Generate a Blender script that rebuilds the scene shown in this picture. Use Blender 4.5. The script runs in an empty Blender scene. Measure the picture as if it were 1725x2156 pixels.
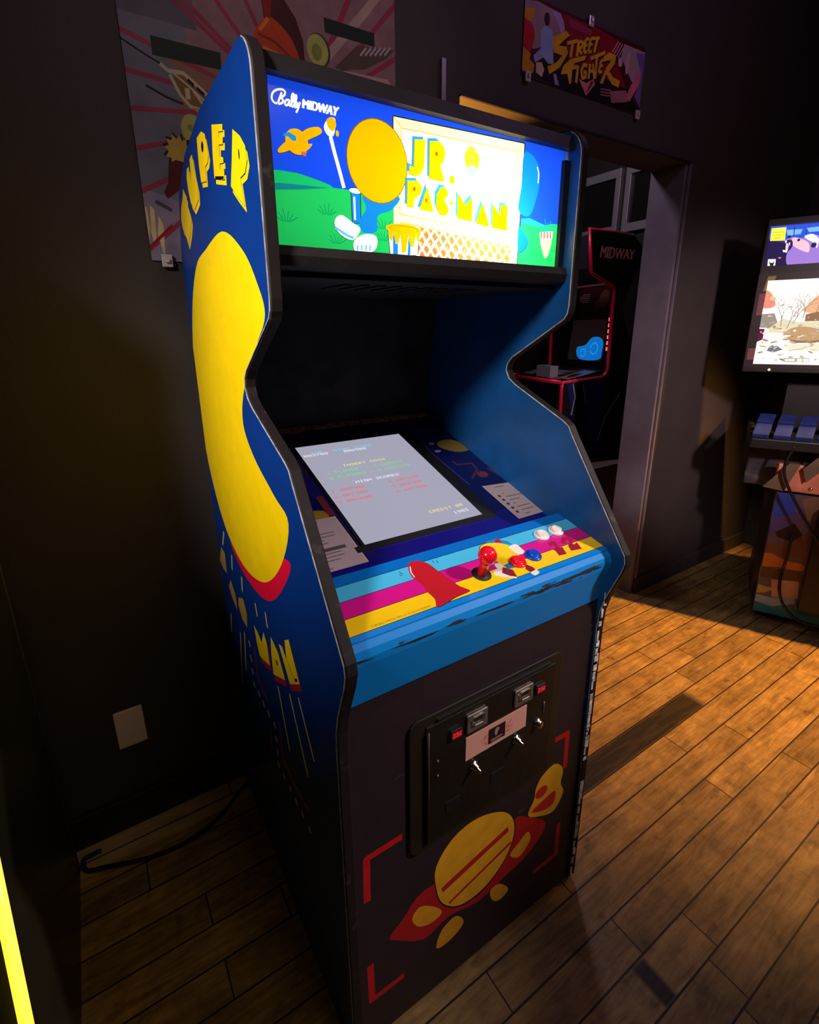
import bpy, bmesh, math, random
from mathutils import Vector, Matrix
from mathutils.geometry import delaunay_2d_cdt
random.seed(7)
S = bpy.context.scene
COL = S.collection

# ------------------------------------------------------------------ camera
cam_data = bpy.data.cameras.new('camera')
cam = bpy.data.objects.new('camera', cam_data)
COL.objects.link(cam)
CR = ((0.8452340, 0.1599827, -0.5098873), (-0.5342699, 0.2322191, -0.8127915), (-0.0116270, 0.9594164, 0.2817534))
cam.matrix_world = Matrix.Translation(Vector((-0.237319, -0.528283, 1.382312))) @ Matrix(CR).to_4x4()
cam_data.sensor_fit = 'VERTICAL'
cam_data.sensor_height = 36.0
cam_data.lens = 36.0 * 1044.3883 / 2156.0
cam_data.shift_x = (862.5 - 845.7793) / 2156.0
cam_data.shift_y = (1003.7061 - 1078.0) / 2156.0
cam_data.clip_start = 0.02
S.camera = cam

# ------------------------------------------------------------------ world, exposure
S.view_settings.view_transform = 'Standard'
S.view_settings.look = 'None'
S.view_settings.gamma = 1.0
S.view_settings.exposure = 0.0
S.view_settings.use_curve_mapping = False
try:
    S.cycles.use_denoising = True
except Exception:
    pass
w = bpy.data.worlds.new('world'); S.world = w; w.use_nodes = True
w.node_tree.nodes['Background'].inputs[0].default_value = (0.9, 0.7, 0.75, 1)
w.node_tree.nodes['Background'].inputs[1].default_value = 0.01

# ------------------------------------------------------------------ room lamps and added fill lights
def aim(o, target):
    d = Vector(target) - o.location
    o.rotation_euler = d.to_track_quat('-Z', 'Y').to_euler()
def spot(name, loc, target, power, col, size_deg, blend=0.6, radius=0.05):
    l = bpy.data.lights.new(name, 'SPOT'); l.energy = power; l.color = col
    l.spot_size = math.radians(size_deg); l.spot_blend = blend; l.shadow_soft_size = radius
    o = bpy.data.objects.new(name, l); COL.objects.link(o); o.location = loc; aim(o, target); return o
def area(name, loc, target, power, col, sx, sy):
    l = bpy.data.lights.new(name, 'AREA'); l.energy = power; l.color = col
    l.shape = 'RECTANGLE'; l.size = sx; l.size_y = sy
    o = bpy.data.objects.new(name, l); COL.objects.link(o); o.location = loc; aim(o, target); return o
def point(name, loc, power, col, radius=0.05):
    l = bpy.data.lights.new(name, 'POINT'); l.energy = power; l.color = col; l.shadow_soft_size = radius
    o = bpy.data.objects.new(name, l); COL.objects.link(o); o.location = loc; return o
# track spot over the open floor (warm), spot on the cabinet's left side, added fills for front, mural and right wall, orange lamp in the next room
spot('warm_track_spot', (3.0, -0.70, 2.9), (2.10, 0.34, 0.0), 900, (1.0, 0.47, 0.10), 49, 1.0, 0.03)
spot('white_track_spot', (-1.3, -0.55, 2.25), (0.0, 0.28, 1.42), 270, (1.0, 0.93, 0.85), 36, 1.0, 0.16)
spot('front_fill_spot', (1.95, -1.25, 2.55), (0.33, 0.05, 0.84), 250, (1.0, 0.86, 0.84), 27, 1.0, 0.08)  # added fill to brighten the control panel and lower front
area('soft_fill_light', (0.6, -2.0, 2.9), (0.5, 0.2, 0.6), 6, (1.0, 0.74, 0.55), 0.8, 0.8)  # weak soft fill, added on the camera's side
spot('mural_fill_spot', (0.30, -0.75, 2.92), (0.28, 0.85, 2.02), 24, (1.0, 0.74, 0.76), 46, 1.0, 0.08)  # added only to brighten the mural
spot('right_wall_fill_spot', (0.95, -1.45, 2.0), (2.42, 0.75, 1.10), 230, (1.0, 0.74, 0.74), 36, 1.0, 0.10)  # added to light the right wall, door jamb and shooting game
spot('orange_lamp', (0.88, 1.30, 1.70), (0.93, 0.93, 2.054), 90, (1.0, 0.42, 0.06), 50, 0.8, 0.03)
point('purple_lamp', (1.45, 0.0, 2.75), 5, (0.75, 0.45, 1.0), 0.1)
point('next_room_lamp', (1.7, 1.5, 2.7), 26, (0.95, 0.8, 0.95), 0.1)

# ------------------------------------------------------------------ materials
def lin(h):
    h = h.lstrip('#'); r = []
    for i in (0, 2, 4):
        c = int(h[i:i+2], 16) / 255.0
        r.append(c / 12.92 if c <= 0.04045 else ((c + 0.055) / 1.055) ** 2.4)
    return tuple(r) + (1.0,)
MATS = {}
def pmat(name, col, rough=0.5, metal=0.0, emit=None, estr=1.0, noise=0.0, nscale=12.0, bump=0.0, bscale=80.0, coat=0.0, trans=0.0, alpha=1.0, spec=0.5):
    if name in MATS: return MATS[name]
    m = bpy.data.materials.new(name); m.use_nodes = True
    nt = m.node_tree; b = nt.nodes['Principled BSDF']
    c = lin(col) if isinstance(col, str) else col
    b.inputs['Base Color'].default_value = c
    b.inputs['Roughness'].default_value = rough
    b.inputs['Metallic'].default_value = metal
    b.inputs['Specular IOR Level'].default_value = spec
    b.inputs['Coat Weight'].default_value = coat
    b.inputs['Transmission Weight'].default_value = trans
    if emit:
        b.inputs['Emission Color'].default_value = lin(emit); b.inputs['Emission Strength'].default_value = estr
    tc = nt.nodes.new('ShaderNodeTexCoord')
    if noise > 0:
        n = nt.nodes.new('ShaderNodeTexNoise'); n.inputs['Scale'].default_value = nscale; n.inputs['Detail'].default_value = 6
        nt.links.new(tc.outputs['Object'], n.inputs['Vector'])
        mr = nt.nodes.new('ShaderNodeMapRange'); mr.inputs[1].default_value = 0.3; mr.inputs[2].default_value = 0.7
        mr.inputs[3].default_value = 1 - noise; mr.inputs[4].default_value = 1 + noise
        nt.links.new(n.outputs['Fac'], mr.inputs[0])
        mx = nt.nodes.new('ShaderNodeVectorMath'); mx.operation = 'SCALE'; mx.inputs[0].default_value = c[:3]
        nt.links.new(mr.outputs[0], mx.inputs['Scale']); nt.links.new(mx.outputs[0], b.inputs['Base Color'])
    if bump > 0:
        n2 = nt.nodes.new('ShaderNodeTexNoise'); n2.inputs['Scale'].default_value = bscale; n2.inputs['Detail'].default_value = 4
        nt.links.new(tc.outputs['Object'], n2.inputs['Vector'])
        bp = nt.nodes.new('ShaderNodeBump'); bp.inputs['Strength'].default_value = bump; bp.inputs['Distance'].default_value = 0.002
        nt.links.new(n2.outputs['Fac'], bp.inputs['Height']); nt.links.new(bp.outputs[0], b.inputs['Normal'])
    MATS[name] = m; return m

def art_mat(name, mode='paint', rough=0.35, strength=1.0, wear=0.0, spec=0.5, coat=0.0):
    """Printed artwork: the colour comes from the mesh's own face colours."""
    if name in MATS: return MATS[name]
    m = bpy.data.materials.new(name); m.use_nodes = True
    nt = m.node_tree; b = nt.nodes['Principled BSDF']
    at = nt.nodes.new('ShaderNodeAttribute'); at.attribute_name = 'print'
    tc = nt.nodes.new('ShaderNodeTexCoord')
    src = at.outputs['Color']
    if wear > 0:
        n = nt.nodes.new('ShaderNodeTexNoise'); n.inputs['Scale'].default_value = 22; n.inputs['Detail'].default_value = 8
        nt.links.new(tc.outputs['Object'], n.inputs['Vector'])
        mr = nt.nodes.new('ShaderNodeMapRange'); mr.inputs[1].default_value = 0.3; mr.inputs[2].default_value = 0.7
        mr.inputs[3].default_value = 1 - wear; mr.inputs[4].default_value = 1.0
        nt.links.new(n.outputs['Fac'], mr.inputs[0])
        mx = nt.nodes.new('ShaderNodeVectorMath'); mx.operation = 'SCALE'
        nt.links.new(src, mx.inputs[0]); nt.links.new(mr.outputs[0], mx.inputs['Scale']); src = mx.outputs[0]
    if mode == 'paint':
        nt.links.new(src, b.inputs['Base Color'])
        b.inputs['Roughness'].default_value = rough; b.inputs['Specular IOR Level'].default_value = spec
        b.inputs['Coat Weight'].default_value = coat
    elif mode == 'emit':
        b.inputs['Base Color'].default_value = (0.01, 0.01, 0.01, 1); b.inputs['Roughness'].default_value = 0.2
        nt.links.new(src, b.inputs['Emission Color']); b.inputs['Emission Strength'].default_value = strength
    elif mode == 'backlit':       # translucent film: light from the tube behind comes through
        nt.nodes.remove(b)
        t = nt.nodes.new('ShaderNodeBsdfTranslucent'); nt.links.new(src, t.inputs['Color'])
        g = nt.nodes.new('ShaderNodeBsdfGlossy'); g.inputs['Roughness'].default_value = 0.15
        mixs = nt.nodes.new('ShaderNodeMixShader'); mixs.inputs[0].default_value = 0.03
        nt.links.new(t.outputs[0], mixs.inputs[1]); nt.links.new(g.outputs[0], mixs.inputs[2])
        nt.links.new(mixs.outputs[0], nt.nodes['Material Output'].inputs['Surface'])
    MATS[name] = m; return m

M_BLACK = pmat('black_laminate', (0.012, 0.009, 0.010, 1), 0.55, noise=0.25, bump=0.3)
M_DARK = pmat('dark_cavity_paint', (0.011, 0.009, 0.012, 1), 0.7, noise=0.4, nscale=20)
M_MOLD = pmat('brown_black_edge_molding', (0.030, 0.021, 0.020, 1), 0.45, noise=0.35, nscale=40)
M_CHROME = pmat('chrome', (0.75, 0.72, 0.70, 1), 0.2, 1.0)
M_STEEL = pmat('brushed_steel', (0.42, 0.36, 0.33, 1), 0.38, 0.85, noise=0.2, nscale=30)
M_WALL = pmat('dark_brown_wall_paint', (0.043, 0.032, 0.031, 1), 0.75, noise=0.12, nscale=5, bump=0.4, bscale=120)
M_TRIM = pmat('black_trim_paint', (0.014, 0.010, 0.010, 1), 0.5, noise=0.2)

# ------------------------------------------------------------------ mesh helpers
def link(name, me, mat, parent=None):
    o = bpy.data.objects.new(name, me); COL.objects.link(o)
    mats = mat if isinstance(mat, (list, tuple)) else [mat]
    for m in mats: me.materials.append(m)
    if parent: o.parent = parent
    return o
def tag(o, label=None, cat=None, group=None, kind=None):
    if label: o['label'] = label
    if cat: o['category'] = cat
    if group: o['group'] = group
    if kind: o['kind'] = kind
    return o
def empty(name, loc=(0, 0, 0), rz=0):
    o = bpy.data.objects.new(name, None); COL.objects.link(o); o.location = loc; o.rotation_euler = (0, 0, rz)
    o.empty_display_size = 0.1; return o
def bm_box(bm, a, b):
    x0, y0, z0 = a; x1, y1, z1 = b
    v = [bm.verts.new(p) for p in ((x0,y0,z0),(x1,y0,z0),(x1,y1,z0),(x0,y1,z0),(x0,y0,z1),(x1,y0,z1),(x1,y1,z1),(x0,y1,z1))]
    for f in ((0,3,2,1),(4,5,6,7),(0,1,5,4),(1,2,6,5),(2,3,7,6),(3,0,4,7)): bm.faces.new([v[i] for i in f])
def finish(bm, name, mat, parent=None, bevel=0.0, smooth=False, seg=2):
    bmesh.ops.recalc_face_normals(bm, faces=bm.faces)
    me = bpy.data.meshes.new(name); bm.to_mesh(me); bm.free()
    o = link(name, me, mat, parent)
    if smooth:
        for p in me.polygons: p.use_smooth = True
    if bevel > 0:
        md = o.modifiers.new('bevel', 'BEVEL'); md.width = bevel; md.segments = seg; md.limit_method = 'ANGLE'
    return o
def box(name, a, b, mat, parent=None, bevel=0.0):
    bm = bmesh.new(); bm_box(bm, a, b); return finish(bm, name, mat, parent, bevel)
def prism(name, pts, o, ax, ay, d, mat, parent=None, bevel=0.0):
    """polygon in the plane (o, ax, ay) extruded along vector d"""
    o, ax, ay, d = Vector(o), Vector(ax), Vector(ay), Vector(d)
    bm = bmesh.new()
    lo = [bm.verts.new(o + ax*p[0] + ay*p[1]) for p in pts]
    hi = [bm.verts.new(v.co + d) for v in lo]
    bm.faces.new(lo); bm.faces.new(list(reversed(hi)))
    n = len(pts)
    for i in range(n): bm.faces.new((lo[i], lo[(i+1) % n], hi[(i+1) % n], hi[i]))
    return finish(bm, name, mat, parent, bevel)
def tube_bm(bm, pts, r, seg=10, closed=False, caps=True):
    pts = [Vector(p) for p in pts]; n = len(pts); rings = []
    up = None
    for i, p in enumerate(pts):
        a = pts[(i-1) % n] if (closed or i > 0) else p
        b = pts[(i+1) % n] if (closed or i < n-1) else p
        t = (b - a).normalized()
        if up is None:
            up = Vector((0, 0, 1)) if abs(t.z) < 0.9 else Vector((1, 0, 0))
        s = t.cross(up).normalized(); u2 = s.cross(t).normalized(); up = u2
        rr = r(i / max(1, n-1)) if callable(r) else r
        rings.append([bm.verts.new(p + (s*math.cos(2*math.pi*k/seg) + u2*math.sin(2*math.pi*k/seg))*rr) for k in range(seg)])
    m = n if closed else n-1
    for i in range(m):
        A, B = rings[i], rings[(i+1) % n]
        for k in range(seg): bm.faces.new((A[k], A[(k+1) % seg], B[(k+1) % seg], B[k]))
    if caps and not closed:
        bm.faces.new(list(reversed(rings[0]))); bm.faces.new(rings[-1])
def tube(name, pts, r, mat, parent=None, seg=10):
    bm = bmesh.new(); tube_bm(bm, pts, r, seg); return finish(bm, name, mat, parent, smooth=True)
def spline(pts, n=12):
    pts = [Vector(p) for p in pts]; P = [pts[0]] + pts + [pts[-1]]; out = []
    for i in range(1, len(P)-2):
        for k in range(n):
            t = k / n; a, b, c, d = P[i-1], P[i], P[i+1], P[i+2]
            out.append(0.5*((2*b) + (c-a)*t + (2*a-5*b+4*c-d)*t*t + (3*b-a-3*c+d)*t*t*t))
    out.append(pts[-1]); return out
def lathe(name, prof, o, axis, mat, parent=None, seg=28):
    """prof: (radius, height) pairs turned about axis from o"""
    axis = Vector(axis).normalized(); q = axis.to_track_quat('Z', 'Y').to_matrix(); o = Vector(o)
    bm = bmesh.new(); rings = []
    for r, h in prof:
        if r < 1e-6: rings.append([bm.verts.new(o + q @ Vector((0, 0, h)))])
        else: rings.append([bm.verts.new(o + q @ Vector((r*math.cos(2*math.pi*k/seg), r*math.sin(2*math.pi*k/seg), h))) for k in range(seg)])
    for A, B in zip(rings, rings[1:]):
        for k in range(seg):
            k2 = (k+1) % seg
            if len(A) == 1 and len(B) == 1: continue
            if len(A) == 1: bm.faces.new((A[0], B[k], B[k2]))
            elif len(B) == 1: bm.faces.new((A[k], A[k2], B[0]))
            else: bm.faces.new((A[k], A[k2], B[k2], B[k]))
    if len(rings[0]) > 1: bm.faces.new(list(reversed(rings[0])))
    if len(rings[-1]) > 1: bm.faces.new(rings[-1])
    return finish(bm, name, mat, parent, smooth=True)

# ------------------------------------------------------------------ 2-D artwork helpers (all in the panel's own metres)
def ell(cx, cy, rx, ry, rot=0.0, n=28):
    c, s = math.cos(rot), math.sin(rot)
    return [(cx + rx*math.cos(2*math.pi*k/n)*c - ry*math.sin(2*math.pi*k/n)*s, cy + rx*math.cos(2*math.pi*k/n)*s + ry*math.sin(2*math.pi*k/n)*c) for k in range(n)]
HOM = {
 ('ctrl', 'S'): (0.000245413576, -0.000140238871, 0.292695863, -0.00011300516, -0.000311363247, 0.287766108, -6.35000377e-05, 0.000407216876, 1),
 ('front', 'G'): (0.000277941353, -1.68889691e-05, 0.0196764428, -0.000336491277, -0.000395441769, 0.957597577, -0.000241230307, -0.000104850173, 1),
 ('front', 'Q'): (0.000216895083, -1.31795227e-05, 0.0340994814, -0.000262585264, -0.000308588034, 0.936031177, -0.00018824715, -8.18211711e-05, 1),
 ('hunt', 'K'): (0.000185774115, 3.93382225e-05, -0.227620437, 5.98832858e-05, -0.000254745835, 1, 4.53018577e-05, -2.08464092e-05, 0.532541832),
 ('marq', 'B'): (0.000148163075, -1.27021127e-05, 0.0112860633, -0.000144923126, -0.000202519358, 1, -0.00010361141, -4.50344501e-05, 0.580715158),
 ('side', 'H'): (-0.0010467001, 5.36866211e-05, 1, 0.00212806648, -0.00081943496, 0.702524355, 0.0015431428, -0.000292080193, 0.918733742),
 ('wall', 'A'): (0.000161541844, -2.06830574e-05, -0.0292269894, -9.4360787e-05, -0.000205509078, 1, -6.68132614e-05, -2.90402234e-05, 0.489013268),
 ('wall', 'U'): (0.000100268306, -1.2837882e-05, 0.44680091, -5.85693219e-05, -0.000127558573, 1, -4.1470695e-05, -1.80251378e-05, 0.427046689),
}
def PH(panel, view, *pts):
    # measured drawing points -> metres on that panel
    h = HOM[(panel, view)]; out = []
    for x, y in pts:
        w_ = h[6]*x + h[7]*y + h[8]; out.append(((h[0]*x+h[1]*y+h[2])/w_, (h[3]*x+h[4]*y+h[5])/w_))
    return out

def area2(p): return sum(p[i][0]*p[(i+1) % len(p)][1] - p[(i+1) % len(p)][0]*p[i][1] for i in range(len(p)))
def strokes(pts, wd, round_=True):
    out = []
    for a, b in zip(pts, pts[1:]):
        dx, dy = b[0]-a[0], b[1]-a[1]; L = math.hypot(dx, dy) or 1e-9; nx, ny = -dy/L*wd/2, dx/L*wd/2
        out.append([(a[0]+nx, a[1]+ny), (a[0]-nx, a[1]-ny), (b[0]-nx, b[1]-ny), (b[0]+nx, b[1]+ny)])
    if round_:
        for p in pts[1:-1]: out.append(ell(p[0], p[1], wd/2, wd/2, n=8))
    return out
def smooth2(pts, n=5, closed=True):
    m = len(pts); out = []
    R_ = range(m) if closed else range(m-1)
    for i in R_:
        if closed: a, b, c, d = pts[i-1], pts[i], pts[(i+1) % m], pts[(i+2) % m]
        else: a, b, c, d = pts[max(i-1, 0)], pts[i], pts[i+1], pts[min(i+2, m-1)]
        for k in range(n):
            t = k / n
            out.append(tuple(0.5*(2*b[j] + (c[j]-a[j])*t + (2*a[j]-5*b[j]+4*c[j]-d[j])*t*t + (3*b[j]-a[j]-3*c[j]+d[j])*t**3) for j in (0, 1)))
    if not closed: out.append(pts[-1])
    return out
def shift(p, dx, dy): return [(a+dx, b+dy) for a, b in p]
def lerp2(a, b, t): return (a[0]+(b[0]-a[0])*t, a[1]+(b[1]-a[1])*t)
TXT = {}
def text_tris(s):
    """triangles of the text in a 0..1 box"""
    if s in TXT: return TXT[s]
    cu = bpy.data.curves.new('lettering', 'FONT'); cu.body = s; cu.resolution_u = 3
    o = bpy.data.objects.new('lettering', cu); COL.objects.link(o)
    bpy.context.view_layer.update()
    me = bpy.data.meshes.new_from_object(o.evaluated_get(bpy.context.evaluated_depsgraph_get()))
    xs = [v.co.x for v in me.vertices]; ys = [v.co.y for v in me.vertices]
    x0, x1, y0, y1 = min(xs), max(xs), min(ys), max(ys)
    t = [[((me.vertices[i].co.x-x0)/(x1-x0), (me.vertices[i].co.y-y0)/(y1-y0)) for i in p.vertices] for p in me.polygons]
    bpy.data.objects.remove(o); bpy.data.curves.remove(cu); bpy.data.meshes.remove(me)
    TXT[s] = t; return t
def text_in(s, quad):
    """text fitted to quad (bottom-left, bottom-right, top-right, top-left)"""
    bl, br, tr, tl = quad
    return [[lerp2(lerp2(bl, br, x), lerp2(tl, tr, x), y) for x, y in t] for t in text_tris(s)]
F57 = {'0':'3E5149453E','1':'00427F4000','2':'4261514946','3':'2141454B31','4':'1814127F10','5':'2745454539','6':'3C4A494930','7':'0171090503','8':'3649494936','9':'064949291E',
 'A':'7E1111117E','C':'3E41414122','D':'7F4141221C','E':'7F49494941','G':'3E4149497A','H':'7F0808087F','I':'00417F4100','L':'7F40404040','N':'7F0408107F','O':'3E4141413E','P':'7F09090906','R':'7F09192946','S':'4649494931','T':'01017F0101','U':'3F4040403F','Y':'0708700807','-':'0808080808',' ':'0000000000'}
def pixel_text(s, x, y, x1, h):
    """pixel lettering, bottom-left at x, y, ending at x1, height h"""
    cell = (x1 - x) / (len(s)*6 - 1); ph = h / 7; out = []
    for i, ch in enumerate(s):
        g = F57[ch]
        for c in range(5):
            bits = int(g[2*c:2*c+2], 16); r = 0
            while r < 7:
                if bits >> r & 1:
                    r0 = r
                    while r < 7 and bits >> r & 1: r += 1
                    xx = x + (i*6+c)*cell
                    out.append([(xx, y+(7-r)*ph), (xx+cell*1.02, y+(7-r)*ph), (xx+cell*1.02, y+(7-r0)*ph), (xx, y+(7-r0)*ph)])
                else: r += 1
    return out
def sheet(name, base, items, o, ax, ay, mat, parent=None, basecol='#000000', thick=0.0):
    """one flat printed sheet: base outline, then items (colour, [polygons]) painted over one another"""
    o, ax, ay = Vector(o), Vector(ax), Vector(ay)
    verts, faces, cols = [], [], []
    def add(p, c):
        q = []
        for v in p:
            if not q or (abs(v[0]-q[-1][0]) + abs(v[1]-q[-1][1])) > 1e-6: q.append(v)
        if len(q) > 2 and abs(q[0][0]-q[-1][0]) + abs(q[0][1]-q[-1][1]) < 1e-6: q.pop()
        if len(q) < 3: return
        a = area2(q)
        if abs(a) < 1e-9: return
        if a < 0: q = list(reversed(q))
        i0 = len(verts); verts.extend(Vector(v) for v in q); faces.append(list(range(i0, len(verts)))); cols.append(c)
    add(base, basecol)
    for c, polys in items:
        for p in polys: add(p, c)
    V, E_, F, ov, oe, of = delaunay_2d_cdt(verts, [], faces, 1, 1e-7)
    keep, kc = [], []
    for f, orig in zip(F, of):
        if 0 in orig: keep.append(f); kc.append(cols[max(orig)])
    ids = sorted({i for f in keep for i in f}); mp_ = {i: k for k, i in enumerate(ids)}
    V = [V[i] for i in ids]; keep = [[mp_[i] for i in f] for f in keep]
    me = bpy.data.meshes.new(name)
    me.from_pydata([o + ax*v[0] + ay*v[1] for v in V], [], keep)
    at = me.color_attributes.new('print', 'FLOAT_COLOR', 'CORNER')
    buf = []; cache = {}
    for p, c in zip(me.polygons, kc):
        if c not in cache: cache[c] = lin(c) if isinstance(c, str) else tuple(c)
        for _ in p.loop_indices: buf.extend(cache[c])
    at.data.foreach_set('color', buf)
    me.update()
    return link(name, me, mat, parent)

# ================================================================== SETTING
# floor: amber strip planks running along the back wall, 85 mm wide
def floor_material():
    m = bpy.data.materials.new('amber_wood_planks'); m.use_nodes = True; nt = m.node_tree
    N, L = nt.nodes, nt.links; b = N['Principled BSDF']
    tc = N.new('ShaderNodeTexCoord'); sp = N.new('ShaderNodeSeparateXYZ'); L.new(tc.outputs['Object'], sp.inputs[0])
    def mth(op, a, bb=None, c=None):
        n = N.new('ShaderNodeMath'); n.operation = op
        for i, v in enumerate((a, bb, c)):
            if v is None: continue
            if isinstance(v, (int, float)): n.inputs[i].default_value = v
            else: L.new(v, n.inputs[i])
        return n.outputs[0]
    X, Y = sp.outputs[0], sp.outputs[1]
    PW = 0.0853
    ry = mth('DIVIDE', mth('SUBTRACT', Y, 0.018), PW)
    row = mth('FLOOR', ry); fy = mth('FRACT', ry)
    wn = N.new('ShaderNodeTexWhiteNoise'); wn.noise_dimensions = '1D'; L.new(row, wn.inputs['W'])
    rx = mth('DIVIDE', mth('ADD', X, mth('MULTIPLY', wn.outputs['Value'], 3.7)), 0.92)
    colm = mth('FLOOR', rx); fx = mth('FRACT', rx)
    cmb = N.new('ShaderNodeCombineXYZ'); L.new(row, cmb.inputs[0]); L.new(colm, cmb.inputs[1])
    w2 = N.new('ShaderNodeTexWhiteNoise'); w2.noise_dimensions = '2D'; L.new(cmb.outputs[0], w2.inputs['Vector'])
    # seams
    ey = mth('MINIMUM', fy, mth('SUBTRACT', 1.0, fy)); ex = mth('MINIMUM', fx, mth('SUBTRACT', 1.0, fx))
    sy = mth('LESS_THAN', ey, 0.024); sx = mth('LESS_THAN', ex, 0.0018)
    seam = mth('MAXIMUM', sy, sx)
    # grain
    mp = N.new('ShaderNodeMapping'); mp.inputs['Scale'].default_value = (1.0, 9.0, 1.0); L.new(tc.outputs['Object'], mp.inputs[0])
    add = N.new('ShaderNodeVectorMath'); add.operation = 'ADD'; L.new(mp.outputs[0], add.inputs[0])
    sc = N.new('ShaderNodeVectorMath'); sc.operation = 'SCALE'; sc.inputs['Scale'].default_value = 7.0; L.new(w2.outputs['Color'], sc.inputs[0]); L.new(sc.outputs[0], add.inputs[1])
    g = N.new('ShaderNodeTexNoise'); g.inputs['Scale'].default_value = 5.0; g.inputs['Detail'].default_value = 9; g.inputs['Roughness'].default_value = 0.65; g.inputs['Distortion'].default_value = 1.2
    L.new(add.outputs[0], g.inputs['Vector'])
    k = N.new('ShaderNodeTexNoise'); k.inputs['Scale'].default_value = 17.0; k.inputs['Detail'].default_value = 3; L.new(tc.outputs['Object'], k.inputs['Vector'])
    knot = N.new('ShaderNodeMapRange'); knot.inputs[1].default_value = 0.62; knot.inputs[2].default_value = 0.76; knot.inputs[3].default_value = 1.0; knot.inputs[4].default_value = 0.45
    L.new(k.outputs['Fac'], knot.inputs[0])
    ramp = N.new('ShaderNodeValToRGB'); L.new(g.outputs['Fac'], ramp.inputs[0])
    ramp.color_ramp.elements[0].position = 0.28; ramp.color_ramp.elements[0].color = (0.15, 0.082, 0.028, 1)
    ramp.color_ramp.elements[1].position = 0.70; ramp.color_ramp.elements[1].color = (0.46, 0.29, 0.11, 1)
    gr1 = N.new('ShaderNodeTexNoise'); gr1.inputs['Scale'].default_value = 9.0; gr1.inputs['Detail'].default_value = 10; gr1.inputs['Roughness'].default_value = 0.75; L.new(tc.outputs['Object'], gr1.inputs['Vector'])
    grm = N.new('ShaderNodeMapRange'); grm.inputs[1].default_value = 0.38; grm.inputs[2].default_value = 0.62; grm.inputs[3].default_value = 0.62; grm.inputs[4].default_value = 1.12; L.new(gr1.outputs['Fac'], grm.inputs[0])
    var = mth('MULTIPLY', mth('MULTIPLY_ADD', w2.outputs['Value'], 0.42, 0.78), grm.outputs[0])
    v1 = N.new('ShaderNodeVectorMath'); v1.operation = 'SCALE'; L.new(ramp.outputs[0], v1.inputs[0]); L.new(mth('MULTIPLY', var, knot.outputs[0]), v1.inputs['Scale'])
    # two dark-stained boards seen to the right of and in front of the cabinet
    def band(v, lo, hi, soft):
        a = N.new('ShaderNodeMapRange'); a.inputs[1].default_value = lo-soft; a.inputs[2].default_value = lo+soft; L.new(v, a.inputs[0])
        c = N.new('ShaderNodeMapRange'); c.inputs[1].default_value = hi-soft; c.inputs[2].default_value = hi+soft; c.inputs[3].default_value = 1; c.inputs[4].default_value = 0; L.new(v, c.inputs[0])
        return mth('MULTIPLY', a.outputs[0], c.outputs[0])
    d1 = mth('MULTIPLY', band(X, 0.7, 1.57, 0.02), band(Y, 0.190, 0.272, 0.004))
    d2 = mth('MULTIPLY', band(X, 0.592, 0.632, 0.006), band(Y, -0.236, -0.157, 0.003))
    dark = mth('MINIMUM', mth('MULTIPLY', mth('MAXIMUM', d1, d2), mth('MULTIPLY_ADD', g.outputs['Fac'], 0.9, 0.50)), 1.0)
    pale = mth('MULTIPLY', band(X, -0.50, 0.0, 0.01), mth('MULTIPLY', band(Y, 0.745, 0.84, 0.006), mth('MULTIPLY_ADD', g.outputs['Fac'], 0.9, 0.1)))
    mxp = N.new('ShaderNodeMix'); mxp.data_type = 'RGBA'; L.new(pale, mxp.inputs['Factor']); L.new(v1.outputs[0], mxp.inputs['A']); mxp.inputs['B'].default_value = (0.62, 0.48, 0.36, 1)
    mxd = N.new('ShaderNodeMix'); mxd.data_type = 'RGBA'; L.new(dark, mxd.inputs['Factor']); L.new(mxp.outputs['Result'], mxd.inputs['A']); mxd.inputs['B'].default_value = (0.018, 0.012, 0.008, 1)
    mxs = N.new('ShaderNodeMix'); mxs.data_type = 'RGBA'; L.new(seam, mxs.inputs['Factor']); L.new(mxd.outputs['Result'], mxs.inputs['A']); mxs.inputs['B'].default_value = (0.02, 0.009, 0.005, 1)
    L.new(mxs.outputs['Result'], b.inputs['Base Color'])
    b.inputs['Roughness'].default_value = 0.42; b.inputs['Specular IOR Level'].default_value = 0.35
    bp = N.new('ShaderNodeBump'); bp.inputs['Strength'].default_value = 0.5; bp.inputs['Distance'].default_value = 0.002
    hh = mth('SUBTRACT', mth('MULTIPLY', g.outputs['Fac'], 0.5), seam); L.new(hh, bp.inputs['Height']); L.new(bp.outputs[0], b.inputs['Normal'])
    return m
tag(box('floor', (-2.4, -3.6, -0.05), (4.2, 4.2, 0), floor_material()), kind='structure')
tag(box('ceiling', (-2.4, -3.6, 3.0), (4.2, 4.2, 3.05), M_TRIM), kind='structure')
# back wall with the doorway (0.849 .. 2.10, head at 2.054)
bm = bmesh.new()
bm_box(bm, (-2.4, 0.85, 0), (0.849, 1.01, 3.0)); bm_box(bm, (0.849, 0.85, 2.054), (2.10, 1.01, 3.0)); bm_box(bm, (2.10, 0.85, 0), (3.45, 1.01, 3.0))
tag(finish(bm, 'wall_back', M_WALL), kind='structure')
tag(box('wall_right', (3.31, -3.6, 0), (3.45, 0.85, 3.0), M_WALL), kind='structure')
tag(box('wall_left', (-2.4, -3.6, 0), (-2.25, 0.85, 3.0), M_WALL), kind='structure')
tag(box('wall_front', (-2.25, -3.6, 0), (3.31, -3.45, 3.0), M_WALL), kind='structure')
tag(box('baseboard_back', (-2.25, 0.833, 0), (0.849, 0.85, 0.105), M_TRIM, bevel=0.003), kind='structure')
tag(box('baseboard_right', (2.10, 0.836, 0), (3.31, 0.85, 0.09), M_WALL, bevel=0.003), kind='structure')
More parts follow.
